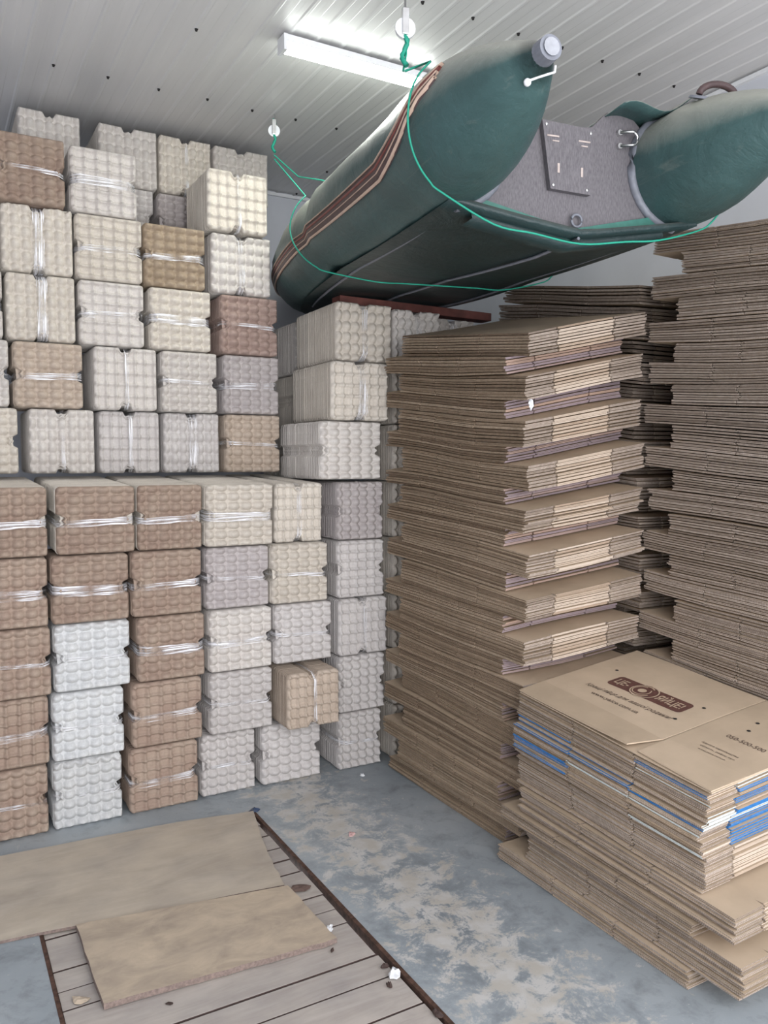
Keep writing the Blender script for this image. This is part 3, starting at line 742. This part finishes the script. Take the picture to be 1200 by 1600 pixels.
def flat_text(body, size, origin, ang, mat, parent, name, dz=.0004, spacing=1.0, squash=1.0, shear=0):
    cu = bpy.data.curves.new(name, 'FONT'); cu.body = body; cu.size = size; cu.resolution_u = 3; cu.space_character = spacing; cu.offset = size*.012; cu.shear = shear
    tmp = bpy.data.objects.new(name, cu); C.objects.link(tmp)
    dg = bpy.context.evaluated_depsgraph_get(); dg.update()
    me = bpy.data.meshes.new_from_object(tmp.evaluated_get(dg)); bpy.data.objects.remove(tmp)
    ca, sa = math.cos(ang), math.sin(ang)
    for v in me.vertices:
        x, y = v.co.x*squash, v.co.y
        X, Y = origin[0]+x*ca-y*sa, origin[1]+x*sa+y*ca
        v.co = (X-parent.location.x, Y-parent.location.y, on_top(X, Y)+dz-parent.location.z)
    me.materials.clear(); me.materials.append(mat)
    return link(name, me, parent)
def flat_poly(pts, mat, parent, name, dz=.0002):
    c = Vector((sum(p[0] for p in pts)/len(pts), sum(p[1] for p in pts)/len(pts)))
    rings = []; vs = [(c.x, c.y)]
    for q in (.5, 1): vs += [(c.x+(p[0]-c.x)*q, c.y+(p[1]-c.y)*q) for p in pts]
    n = len(pts); fs = [(0, 1+i, 1+(i+1) % n) for i in range(n)]+[(1+i, 1+n+i, 1+n+(i+1) % n, 1+(i+1) % n) for i in range(n)]
    return link(name, mesh(name, [(x-parent.location.x, y-parent.location.y, on_top(x, y)+dz-parent.location.z) for x, y in vs], fs), parent, mat)
# text runs along -Y (towards the viewer), up is +X ; measured anchor points on the carton
def tp(px, py):
    z = .70
    for _ in range(6):
        p = at(px, py, Z=z); z = topz(p.x, p.y)
    return p
L0 = Vector((2.303, 2.262, 0)); ANG = math.atan2(-1, .035); D = Vector((math.cos(ANG), math.sin(ANG))); Nn = Vector((-D.y, D.x))
def loc2(s, h): q = L0.to_2d()+D*s+Nn*h; return (q.x, q.y)
def rrect(s0, s1, h0, h1, r, n=5):
    out = []
    for cx, cy, a0 in ((s1-r, h1-r, 0), (s0+r, h1-r, PI/2), (s0+r, h0+r, PI), (s1-r, h0+r, 1.5*PI)):
        for k in range(n+1): out.append(loc2(cx+r*math.cos(a0+k*PI/2/n), cy+r*math.sin(a0+k*PI/2/n)))
    return out
flat_poly(rrect(-.008, .335, -.022, .074, .020), P_BROWN, t, 'logo_band')
def ring(cx, cy, rx, ry, wd, a0, a1, n=28):
    vs = []; fs = []
    for k in range(n+1):
        a = a0+(a1-a0)*k/n
        for q in (1, 1-wd):
            X, Y = loc2(cx+rx*q*math.cos(a), cy+ry*q*math.sin(a)); vs.append((X-t.location.x, Y-t.location.y, on_top(X, Y)+.0007-t.location.z))
    for k in range(n): fs.append((2*k, 2*k+1, 2*k+3, 2*k+2))
    return link('logo_swirl', mesh('logo_swirl', vs, fs), t, P_KRAFT)
cx, cy = .136, .026
flat_poly([loc2(cx+.052*math.cos(a*PI/12), cy+.056*math.sin(a*PI/12)) for a in range(24)], P_BROWN, t, 'logo_egg_ground', .0004)
ring(cx-.004, cy, .046, .050, .11, .9, 5.9)
ring(cx+.008, cy, .054, .056, .09, -2.0, 1.7)
ring(cx-.006, cy, .036, .038, .11, 1.6, 7.0)
flat_poly([loc2(cx-.004+.017*math.cos(a*PI/8), cy+.017*math.sin(a*PI/8)) for a in range(16)], P_KRAFT, t, 'logo_yolk', .0006)
flat_text('ЦЕ-', .060, loc2(.006, .005), ANG, P_KRAFT, t, 'lettering', .0009, squash=.68)
flat_text('ЯЙЦЕ!', .060, loc2(.204, .005), ANG, P_KRAFT, t, 'lettering', .0009, squash=.64)
a0_ = tp(914, 1069); a1_ = tp(1049, 1126); w1 = (a1_-a0_).to_2d().length
q1 = math.atan2((a1_-a0_).y, (a1_-a0_).x)
flat_text('Кращі яйця для вашої родини!', w1*.078, (a0_.x, a0_.y), q1, P_DARK, t, 'lettering', squash=.86, shear=.3)
a0_ = tp(922, 1083); a1_ = tp(1004, 1120); w2 = (a1_-a0_).to_2d().length
q2 = math.atan2((a1_-a0_).y, (a1_-a0_).x)
flat_text('www.yaice.com.ua', w2*.125, (a0_.x, a0_.y), q2, P_DARK, t, 'lettering', squash=.95)
a0_ = tp(1133, 1151); flat_text('050-500-500', .030, (a0_.x, a0_.y), q2, P_DARK, t, 'lettering', squash=.9)
for k_, (px_, py_, s_) in enumerate(((1096, 1160, 'Адреса виробництва'), (1093, 1165, 'область, район, вул.'), (1090, 1170, 'www.yaice.com.ua'))):
    a0_ = tp(px_, py_); flat_text(s_, .012, (a0_.x, a0_.y), q2, P_DARK, t, 'lettering', squash=1.1)
for px_, py_ in ((964, 1047), (1100, 1107), (1055, 1124), (1184, 1131), (1170, 1143)):
    p = tp(px_, py_)
    flat_poly([(p.x+.007*math.cos(a*PI/5), p.y+.007*math.sin(a*PI/5)) for a in range(10)], BLACK, t, 'air_hole', .0005)
# white twist of torn film caught in the middle stack
o = blob('film_scrap', .02, .012, WHITEP, None, 5); p = at(830, 632, X=2.035); o.location = p; o.rotation_euler = (0, -PI/2, .6)
tag(o, 'torn scrap of white film caught in the middle carton stack', 'scrap')
# ------------------------------------------------------------------ timber under the boat
q = bm_obj('timber_beam', box_bm(0, .98, 0, .09, 0, .045), REDWOOD, None, False, .004)
q.location = (1.86, 3.73, 2.372); q.rotation_euler = (0, 0, .03)
tag(q, 'dark red timber lying on the egg trays under the boat', 'timber')
# ------------------------------------------------------------------ boat
BR = .190; HW = .44; TIPZ = .02
boat = empty('inflatable_boat', (1.875, 2.00, 2.572), (0, math.radians(-1.0), math.radians(-9)))
tag(boat, 'dark green inflatable boat hung under the ceiling on green ropes', 'boat')
def boat_path():
    P = []
    L = .47
    for k in range(9):                       # tail cone
        f = k/8; r = .030+(BR-.030)*math.sin(f*PI/2)**.92
        P.append((-HW, -L+L*f*1.05, TIPZ*(1-f)**1.2, r))
    for k in range(1, 11): P.append((-HW, .025+1.05*k/10, .0+.03*(k/10)**2, BR))
    n = 22
    for k in range(1, n+1):
        a = PI/2*k/n; y = 1.075+1.72*math.sin(a); x = -HW*math.cos(a)**1.05 if k < n else 0
        z = .03+.09*math.sin(a)**2
        r = BR*(1-.13*math.exp(-((y-1.22)/.06)**2)-.05*(k/n)**2)
        P.append((x, y, z, r))
    return P
half = boat_path()
full = half+[(-x, y, z, r) for (x, y, z, r) in reversed(half[:-1])]
def sweep(path, angs, roff, name, mats, mi=None, closed=True, wrinkle=0, th=None):
    vs = []; fs = []; n = len(angs(0) if callable(angs) else angs)
    m = len(path)
    for i, (x, y, z, r) in enumerate(path):
        p = Vector((x, y, z)); a = Vector(path[max(i-1, 0)][:3]); b = Vector(path[min(i+1, m-1)][:3])
        t = (b-a).normalized()
        if m-1 > i > 0 and abs(x) < 1e-6: t = Vector((1, 0, 0))
        side = t.cross(Vector((0, 0, 1))).normalized()*-1        # outward on the left side: -x for +y travel
        upv = t.cross(side)*-1
        if upv.z < 0: upv = -upv
        aa = angs(i) if callable(angs) else angs
        for q, k in enumerate(aa):
            rr = r+(roff[q] if isinstance(roff, (list, tuple)) else roff)
            if wrinkle: rr += wrinkle*(noise.noise((x*3+y*2.2, k*1.1, 3))+.5*noise.noise((y*7, k*3, 9)))*min(1, r/BR)**3
            vs.append(tuple(p+side*math.cos(k)*rr+upv*math.sin(k)*rr))
    for i in range(m-1):
        for k in range(n if closed else n-1):
            fs.append((i*n+k, i*n+(k+1) % n, (i+1)*n+(k+1) % n, (i+1)*n+k))
    if closed: fs.append(tuple(range(n))); fs.append(tuple(reversed(range((m-1)*n, m*n))))
    me = mesh(name, vs, fs, mats, smooth=True)
    if mi: me.polygons.foreach_set('material_index', [mi[k % n] if k < (m-1)*n else 0 for k in range(len(fs))] if closed else [mi[k % (n-1)] for k in range(len(fs))])
    return me
NA = 36
link('inflatable_tube', sweep(full, [2*PI*k/NA for k in range(NA)], 0, 'inflatable_tube', [BOAT], wrinkle=.007), boat)
# strake: band of stripes on the outer side (outward angle 0 on both sides)
i0 = 5
def strake(name, c, wd, h, mat, lo=i0, hi=len(full)-i0):
    pth = full[lo:hi]
    def ang(i):
        gi = i+lo; e = min(gi, len(full)-1-gi)
        lift = max(0, (10-e)/5)**1.3*.85
        return [c+lift-wd/2, c+lift-wd/2+.005, c+lift-wd*.2, c+lift+wd*.2, c+lift+wd/2-.005, c+lift+wd/2]
    return link(name, sweep(pth, ang, [-.004, h*.7, h, h, h*.7, -.004], name, [mat], closed=False), boat)
for nm, c, wd, h, mt in (('rubbing_strake', -.30, .34, .007, DARKR), ('strake_stripe', -.15, .022, .011, CREAM), ('strake_stripe', -.235, .05, .0105, REDR), ('strake_stripe', -.325, .022, .011, CREAM), ('strake_stripe', -.44, .055, .0115, CREAM)):
    strake(nm, c, wd, h, mt)
# hull bottom: shallow V skin between the tubes
def hull():
    vs = []; fs = []; ny = 30; nx = 14
    for j in range(ny+1):
        y = .02+2.70*j/ny
        if y < 1.075: xt = HW; zt = .03*(max(0, y-.025)/1.05)**2
        else:
            s = min(1, (y-1.075)/1.72); a = math.asin(s); xt = HW*math.cos(a)**1.05; zt = .03+.09*s*s
        for i in range(nx+1):
            u = -1+2*i/nx; x = u*(xt+.035)
            edge = zt-BR-.004; keel = zt-.262+.075*min(1, max(0, (y-.3)/1.3))
            z = keel+(edge-keel)*abs(u)**1.15+noise.noise((x*4, y*2.5, 2))*.006*(1-abs(u))
            vs.append((x, y, z))
    W = nx+1
    for j in range(ny):
        for i in range(nx): fs.append((j*W+i, (j+1)*W+i, (j+1)*W+i+1, j*W+i+1))
    n0 = len(vs)                                       # inner skin
    vs += [(x, y, z+.02) for x, y, z in vs]
    for j in range(ny):
        for i in range(nx): fs.append((n0+j*W+i, n0+j*W+i+1, n0+(j+1)*W+i+1, n0+(j+1)*W+i))
    for i in range(nx): fs.append((i, i+1, n0+i+1, n0+i))
    return link('hull_bottom', mesh('hull_bottom', vs, fs, [BOATB], smooth=True), boat)
hull()
for sx_ in (-1, 0, 1):      # lighter seam tapes: keel and the two bottom seams
    pts = []
    for j in range(24):
        y = .03+2.1*j/23
        if y < 1.075: xt = HW; zt = .03*(y/1.05)**2
        else: s = (y-1.075)/1.72; xt = HW*math.cos(math.asin(s))**1.05; zt = .03+.09*s*s
        pts.append((sx_*(xt-.03), y, (zt-.270+.075*min(1, max(0, (y-.3)/1.3))) if sx_ == 0 else zt-BR-.009))
    link('seam_tape', tube_mesh(pts, .006, 6, 'seam_tape'), boat, RUBBER)
# transom board with top cut-outs
def plate(name, pts, y0, y1, mat, bev=0):
    n = len(pts); vs = [(x, y0, z) for x, z in pts]+[(x, y1, z) for x, z in pts]
    fs = [tuple(range(n)), tuple(reversed(range(n, 2*n)))]+[(i, n+i, n+(i+1) % n, (i+1) % n) for i in range(n)]
    return link(name, mesh(name, vs, fs), boat, mat)
TY = .085
tr = [(-.36, .09), (-.34, -.08), (-.29, -.20), (-.15, -.230), (0, -.262), (.15, -.230), (.29, -.20), (.34, -.08), (.36, .09)]
topc = [(.29, .13), (.25, .165), (.20, .175), (.15, .17), (.09, .115), (-.09, .10), (-.17, .14), (-.24, .19), (-.29, .17)]
plate('transom', tr+topc, TY, TY+.03, BOARD)
# teal tape along the transom foot
def band(z0, z1, x0, x1, n=16):
    vs = []; fs = []
    for i in range(n+1):
        x = x0+(x1-x0)*i/n; k = -.262+abs(x)/.34*.07
        vs += [(x, TY-.010, k+z0), (x, TY-.010, k+z1), (x, TY-.001, k+z1), (x, TY-.001, k+z0)]
    for i in range(n):
        a = i*4; fs += [(a, a+4, a+5, a+1), (a+1, a+5, a+6, a+2), (a+3, a, a+4, a+7)]
    return link('transom_tape', mesh('transom_tape', vs, fs), boat, TEAL)
band(-.006, .034, -.35, .35)
# dark bottom lip under the tape
vs = []; fs = []
for i in range(17):
    x = -.37+.74*i/16; k = -.262+abs(x)/.34*.058
    vs += [(x, TY-.012, k-.004), (x, TY-.02, k-.028), (x, TY+.06, k-.030)]
for i in range(16): a = i*3; fs += [(a, a+1, a+4, a+3), (a+1, a+2, a+5, a+4)]
link('bottom_lip', mesh('bottom_lip', vs, fs, smooth=True), boat, BOATB)
# motor pad and its fittings
mp = plate('motor_pad', [(-.115, .108), (.085, .098), (.068, -.115), (-.085, -.108)], TY-.022, TY-.002, BOARD)
def rel(name, me, mat): return link(name, me, mp, mat)
for x, z in ((-.10, .095), (.07, .085), (-.075, -.095), (.055, -.10)):
    bm = bmesh.new(); bmesh.ops.create_uvsphere(bm, u_segments=8, v_segments=6, radius=.0055, matrix=Matrix.Translation((x, TY-.023, z)) @ Matrix.Diagonal((1, .5, 1, 1))); bm_obj('screw_head', bm, STEEL, mp)
for x, z, wd_, hh in ((-.055, -.04, .008, .03), (.035, -.045, .008, .03), (-.075, .06, .045, .005), (-.065, .045, .025, .004), (.045, .055, .045, .005), (.045, .04, .025, .004)):
    bm_obj('scuff_plate', box_bm(x-wd_/2, x+wd_/2, TY-.0235, TY-.021, z-hh/2, z+hh/2), simple('worn_aluminium', (.45, .38, .35), .5, .3, .2, 40, 0) if 'worn_aluminium' not in bpy.data.materials else bpy.data.materials['worn_aluminium'], mp)
# towing shackle
sh = []
for k in range(13):
    a = -PI/2+PI*k/12; sh.append((.20+.030+.022*math.cos(a), TY-.03, .085+.022*math.sin(a)))
sh = [(.195, TY-.012, .063)]+sh+[(.195, TY-.012, .107)]
s_ = link('tow_eye', tube_mesh(sh, .0048, 8, 'tow_eye'), boat, STEEL)
for z in (.063, .107):
    bm = bmesh.new(); bmesh.ops.create_cone(bm, cap_ends=True, segments=8, radius1=.010, radius2=.010, depth=.014, matrix=Matrix.Translation((.195, TY-.006, z)) @ Matrix.Rotation(PI/2, 4, 'X')); bm_obj('nut', bm, STEEL, s_)
# drain valve ring
vr = [(0.02+.020*math.cos(a*PI/10), TY-.014, -.20+.020*math.sin(a*PI/10)) for a in range(20)]
v_ = link('drain_valve', tube_mesh(vr, .0045, 6, 'drain_valve', True), boat, RUBBER)
# grey collar where the right tube meets the transom
for sx_ in (-1, 1):
    pts = []
    for k in range(15):
        a = math.radians(95+170*k/14) if sx_ > 0 else math.radians(85-170*k/14)
        pts.append((sx_*HW+(BR+.004)*math.cos(a)*1.0, TY-.004, (BR+.004)*math.sin(a)))
    link('transom_collar', tube_mesh(pts, .016, 8, 'transom_collar'), boat, RUBBER)
# wavy deck flap on the right tube top
vs = []; fs = []; W = 12
for j in range(7):
    for i in range(W+1):
        u, v = i/W, j/6; x = .14+.28*u; y = -.02+.35*v
        z = .150+.055*u**1.5+.020*math.sin(u*6.5+.6)*(1-v*.6)
        vs.append((x, y, z))
for j in range(6):
    for i in range(W): a = j*(W+1)+i; fs.append((a, a+1, a+W+2, a+W+1))
me = mesh('deck_flap', vs, fs, smooth=True); o = link('deck_flap', me, boat, BOAT)
md = o.modifiers.new('thick', 'SOLIDIFY'); md.thickness = .004
# tube end caps and their cord
tipz = TIPZ
for sx_ in (-1, 1):
    bm = bmesh.new(); bmesh.ops.create_cone(bm, cap_ends=True, segments=20, radius1=.033, radius2=.031, depth=.05, matrix=Matrix.Translation((sx_*HW, -.478, tipz)) @ Matrix.Rotation(PI/2, 4, 'X'))
    e_ = bm_obj('tube_end_cap', bm, RUBBER, boat)
    bm = bmesh.new(); bmesh.ops.create_cone(bm, cap_ends=True, segments=16, radius1=.018, radius2=.022, depth=.006, matrix=Matrix.Translation((sx_*HW, -.505, tipz)) @ Matrix.Rotation(PI/2, 4, 'X')); bm_obj('cap_disc', bm, RUBBERL, e_)
cpts = [(-.50+.030*math.cos(a), -.45-.008*math.sin(a*2), tipz-.030-.035*abs(math.sin(a*.5))) for a in [PI*k/8 for k in range(9)]]
link('cap_cord', tube_mesh([(-.410, -.475, -.008), (-.415, -.480, -.026), (-.432, -.478, -.032), (-.452, -.462, -.036), (-.466, -.445, -.038)], .003, 6, 'cap_cord'), boat, WHITEP)
bm = bmesh.new(); bmesh.ops.create_uvsphere(bm, u_segments=10, v_segments=8, radius=.010, matrix=Matrix.Translation((-.468, -.438, -.040))); bm_obj('cord_stopper', bm, WHITEP, boat, True)
# grip on the right cone
hz = .165
bm = bmesh.new(); bmesh.ops.create_cone(bm, cap_ends=True, segments=24, radius1=.10, radius2=.095, depth=.008, matrix=Matrix.Translation((.42, -.12, hz)) @ Matrix.Rotation(.42, 4, 'X') @ Matrix.Diagonal((1, .55, 1, 1)))
g_ = bm_obj('grip_base', bm, RUBBER, boat)
gp = [(.42+.075*math.cos(a), -.13-.012*math.sin(a), hz+.004+.035*math.sin(a)) for a in [PI*k/14 for k in range(15)]]
link('grip', tube_mesh(gp, .011, 8, 'grip'), boat, DARKR)
# cone seam ring
for sx_ in (-1, 1):
    vr = [(sx_*HW+(BR+.001)*math.cos(a*PI/16)*.985, -.115-.03*math.sin(a*PI/16), .008+(BR+.001)*math.sin(a*PI/16)*.985) for a in range(32)]
# ------------------------------------------------------------------ ropes and pulleys
bpy.context.view_layer.update()
BM = boat.matrix_basis.copy()
def bw(x, y, z): return BM @ Vector((x, y, z))
def smooth(pts, n=5):
    P = [Vector(p) for p in pts]; out = []
    for i in range(len(P)-1):
        a, b, c, d = P[max(i-1, 0)], P[i], P[i+1], P[min(i+2, len(P)-1)]
        for k in range(n):
            t = k/n; out.append(.5*((2*b)+(c-a)*t+(2*a-5*b+4*c-d)*t*t+(3*b-a-3*c+d)*t**3))
    return out+[P[-1]]
def tube_at(yl):
    best = min(half[:-1], key=lambda q: abs(q[1]-yl)); lo_ = [q for q in half[:-1] if q[1] <= yl]; hi_ = [q for q in half[:-1] if q[1] > yl]
    a, b = lo_[-1], hi_[0]; f = (yl-a[1])/(b[1]-a[1]); return tuple(a[i]+(b[i]-a[i])*f for i in range(4))
def rope_around(yt, yk, yr, label, pulley_pt, hook_pt):
    t = empty('hoist_rope', hook_pt); tag(t, label, 'rope', 'green hoist ropes holding the boat')
    G = .020 if yt < 1 else .025; loop = []
    x, _, z, r_ = tube_at(yt)
    for a in (50, 35, 20, 5, -10, -25, -40, -55, -68): loop.append(bw(x-(r_+G)*math.cos(math.radians(a)), yt+(yk-yt)*max(0, -a)/110, z+(r_+G)*math.sin(math.radians(a))))
    x2, _, z2, r2 = tube_at(yk)
    for u in (-.72, -.4, 0, .4, .72): loop.append(bw(-u*x2, yk, (z2-.290+.05*abs(u) if yk < .3 else z2-.240)))
    x, _, z, r_ = tube_at(yr)
    for a in (-68, -50, -30, -10, 15, 40, 60, 78): loop.append(bw(-x+(r_+G)*math.cos(math.radians(a)), yr, z+(r_+G)*math.sin(math.radians(a))))
    pts = [Vector(pulley_pt)]+smooth(loop)
    link('rope', tube_mesh([p-t.location for p in pts], .0033, 6, 'rope'), t, ROPE)
    return t
def pulley(t, p, d=Vector((0, 0, 1)), hook=None):
    p = Vector(p)-t.location
    bm = bmesh.new(); bmesh.ops.create_cone(bm, cap_ends=True, segments=20, radius1=.030, radius2=.030, depth=.012, matrix=Matrix.Translation(p) @ Matrix.Rotation(-.35, 4, 'Z') @ Matrix.Rotation(PI/2, 4, 'X'))
    w_ = bm_obj('pulley_wheel', bm, WHITEP, t, False, 0)
    bm = box_bm(-.010, .010, -.013, .013, -.02, .055); bmesh.ops.transform(bm, matrix=Matrix.Translation(p) @ Matrix.Rotation(-.35, 4, 'Z'), verts=bm.verts)
    bm_obj('pulley_cheek', bm, STEEL, t, False, .002)
    pts = smooth([p+Vector((.010*math.sin(k*1.9)*(.4 if k % 3 else 1), .008*math.cos(k*2.3), .06-.024*k)) for k in range(8)], 3)
    link('knotted_rope', tube_mesh(pts, .0075, 6, 'knotted_rope'), t, ROPE)
    hk = Vector(hook)-t.location
    link('hook_wire', tube_mesh([hk, (hk+p+Vector((0, 0, .05)))/2+Vector((.003, 0, 0)), p+Vector((0, 0, .05))], .0032, 6, 'hook_wire'), t, STEEL)
p1 = at(633, 45, Y=2.10); h1 = Vector((p1.x, p1.y, CZ-.011))
ya = .02
t1 = rope_around(-.075, .02, .06, 'green hoist rope with white pulley around the boat stern', p1-Vector((0, 0, .12)), h1)
pulley(t1, p1, hook=h1)
s = Vector(p1-Vector((0, 0, .02)))-t1.location
link('rope', tube_mesh([s, s+Vector((.004, 0, -.05)), s+Vector((-.004, .004, -.10))], .0033, 6, 'rope'), t1, ROPE)
h2 = at(428, 178, Z=CZ-.011); p2 = h2-Vector((0, 0, .085))
yb = 1.22
t2 = rope_around(1.30, 1.10, 1.10, 'green hoist rope with small pulley around the boat bow', p2-Vector((0, 0, .14)), h2)
pulley(t2, p2, hook=h2)
pe = bw(-.42, 1.27, .245)
a_ = p2-Vector((0, 0, .12))
link('rope', tube_mesh([tuple(a_-t2.location), tuple((a_*.6+pe*.4)-Vector((0, 0, .05))-t2.location), tuple((a_*.25+pe*.75)-Vector((0, 0, .015))-t2.location), tuple(pe-t2.location)], .0033, 6, 'rope'), t2, ROPE)
# ------------------------------------------------------------------ ceiling lamp
lt = empty('batten_lamp', (1.345, 3.20, CZ-.011)); tag(lt, 'glowing white tube batten lamp on the ceiling behind the boat', 'lamp')
def lbox(nm, x0, x1, y0, y1, z0, z1, m, bv=.002): return box(nm, x0, x1, y0, y1, z0, z1, m, lt, bv)
lbox('housing', 0, .74, .0, .07, -.030, 0, WHITEP)
lbox('end_cap', -.004, .012, -.002, .072, -.066, 0, WHITEP); lbox('end_cap', .728, .744, -.002, .072, -.066, 0, WHITEP)
bm = bmesh.new(); n = 10; prof = [(.035+.034*math.cos(PI+PI*k/n), -.030-.034*math.sin(PI*k/n)) for k in range(n+1)]
vs = [(.012, y, z) for y, z in prof]+[(.728, y, z) for y, z in prof]
fs = [(i, i+1, n+2+i, n+1+i) for i in range(n)]; bm.free()
link('diffuser', mesh('diffuser', vs, fs, [LEDM], smooth=True), lt)
la = bpy.data.lights.new('batten_light', 'AREA'); la.shape = 'RECTANGLE'; la.size = .70; la.size_y = .05; la.energy = LAMP_POWER; la.color = (.97, 1, .93)
lo = bpy.data.objects.new('batten_light', la); C.objects.link(lo); lo.location = (1.345+.37, 3.23, CZ-.085)
# ------------------------------------------------------------------ small litter on the floor
def litter(nm, px, py, r, h, mat, lab, cat, seed, z=0):
    o = blob(nm, r, h, mat, None, seed); p = at(px, py, Z=z); o.location = p; o.rotation_euler = (0, 0, seed); return tag(o, lab, cat)
PINK = simple('pink_paper', (.62, .40, .38), .7, 0, .2, 60, .2)
litter('paper_scrap', 549, 1304, .026, .006, PINK, 'crumpled pinkish paper scrap on the concrete aisle', 'scrap', 1)
litter('paper_scrap', 566, 1212, .016, .008, WHITEP, 'small white paper scrap on the floor by the cartons', 'scrap', 2)
litter('bark_chip', 467, 1388, .045, .004, simple('brown_chip', (.13, .085, .07), .8, 0, .3, 60, .3), 'flat dark brown chip on the planks beside the plywood', 'debris', 3, .0)
litter('film_scrap', 617, 1522, .028, .013, WHITEP, 'crumpled clear film scrap at the pit edge', 'scrap', 4)
litter('dirt_clod', 608, 1541, .011, .012, DIRT_SHADE, 'dark clod on the planks just below the film scrap', 'debris', 5)
litter('dirt_clod', 601, 1511, .013, .010, DIRT_SHADE, 'dark clod on the planks just above the film scrap', 'debris', 6)
litter('dirt_clod', 519, 1486, .009, .010, DIRT_SHADE, 'round dark clod beside the corner of the plywood offcut', 'debris', 7)
litter('dirt_clod', 683, 1585, .022, .010, DIRT_SHADE, 'dark flat lump at the pit edge nearest the viewer', 'debris', 8)
litter('dirt_clod', 265, 1568, .013, .002, DIRT_SHADE, 'dark flat stain-like flake on planks in front of the plywood offcut', 'debris', 9)
litter('paper_scrap', 514, 1452, .022, .010, WHITEP, 'torn white scrap at the right corner of the plywood offcut', 'scrap', 10)
litter('wood_splinter', 125, 1563, .030, .006, PLYM2, 'pale wood splinter beside the left corner of the plywood offcut', 'debris', 12)
litter('plastic_scrap', 396, 1268, .030, .012, simple('blue_black_plastic', (.03, .05, .10), .4, 0, .5, 60, .2), 'dark blue plastic scrap in the far corner of the pit', 'scrap', 13, -.001)
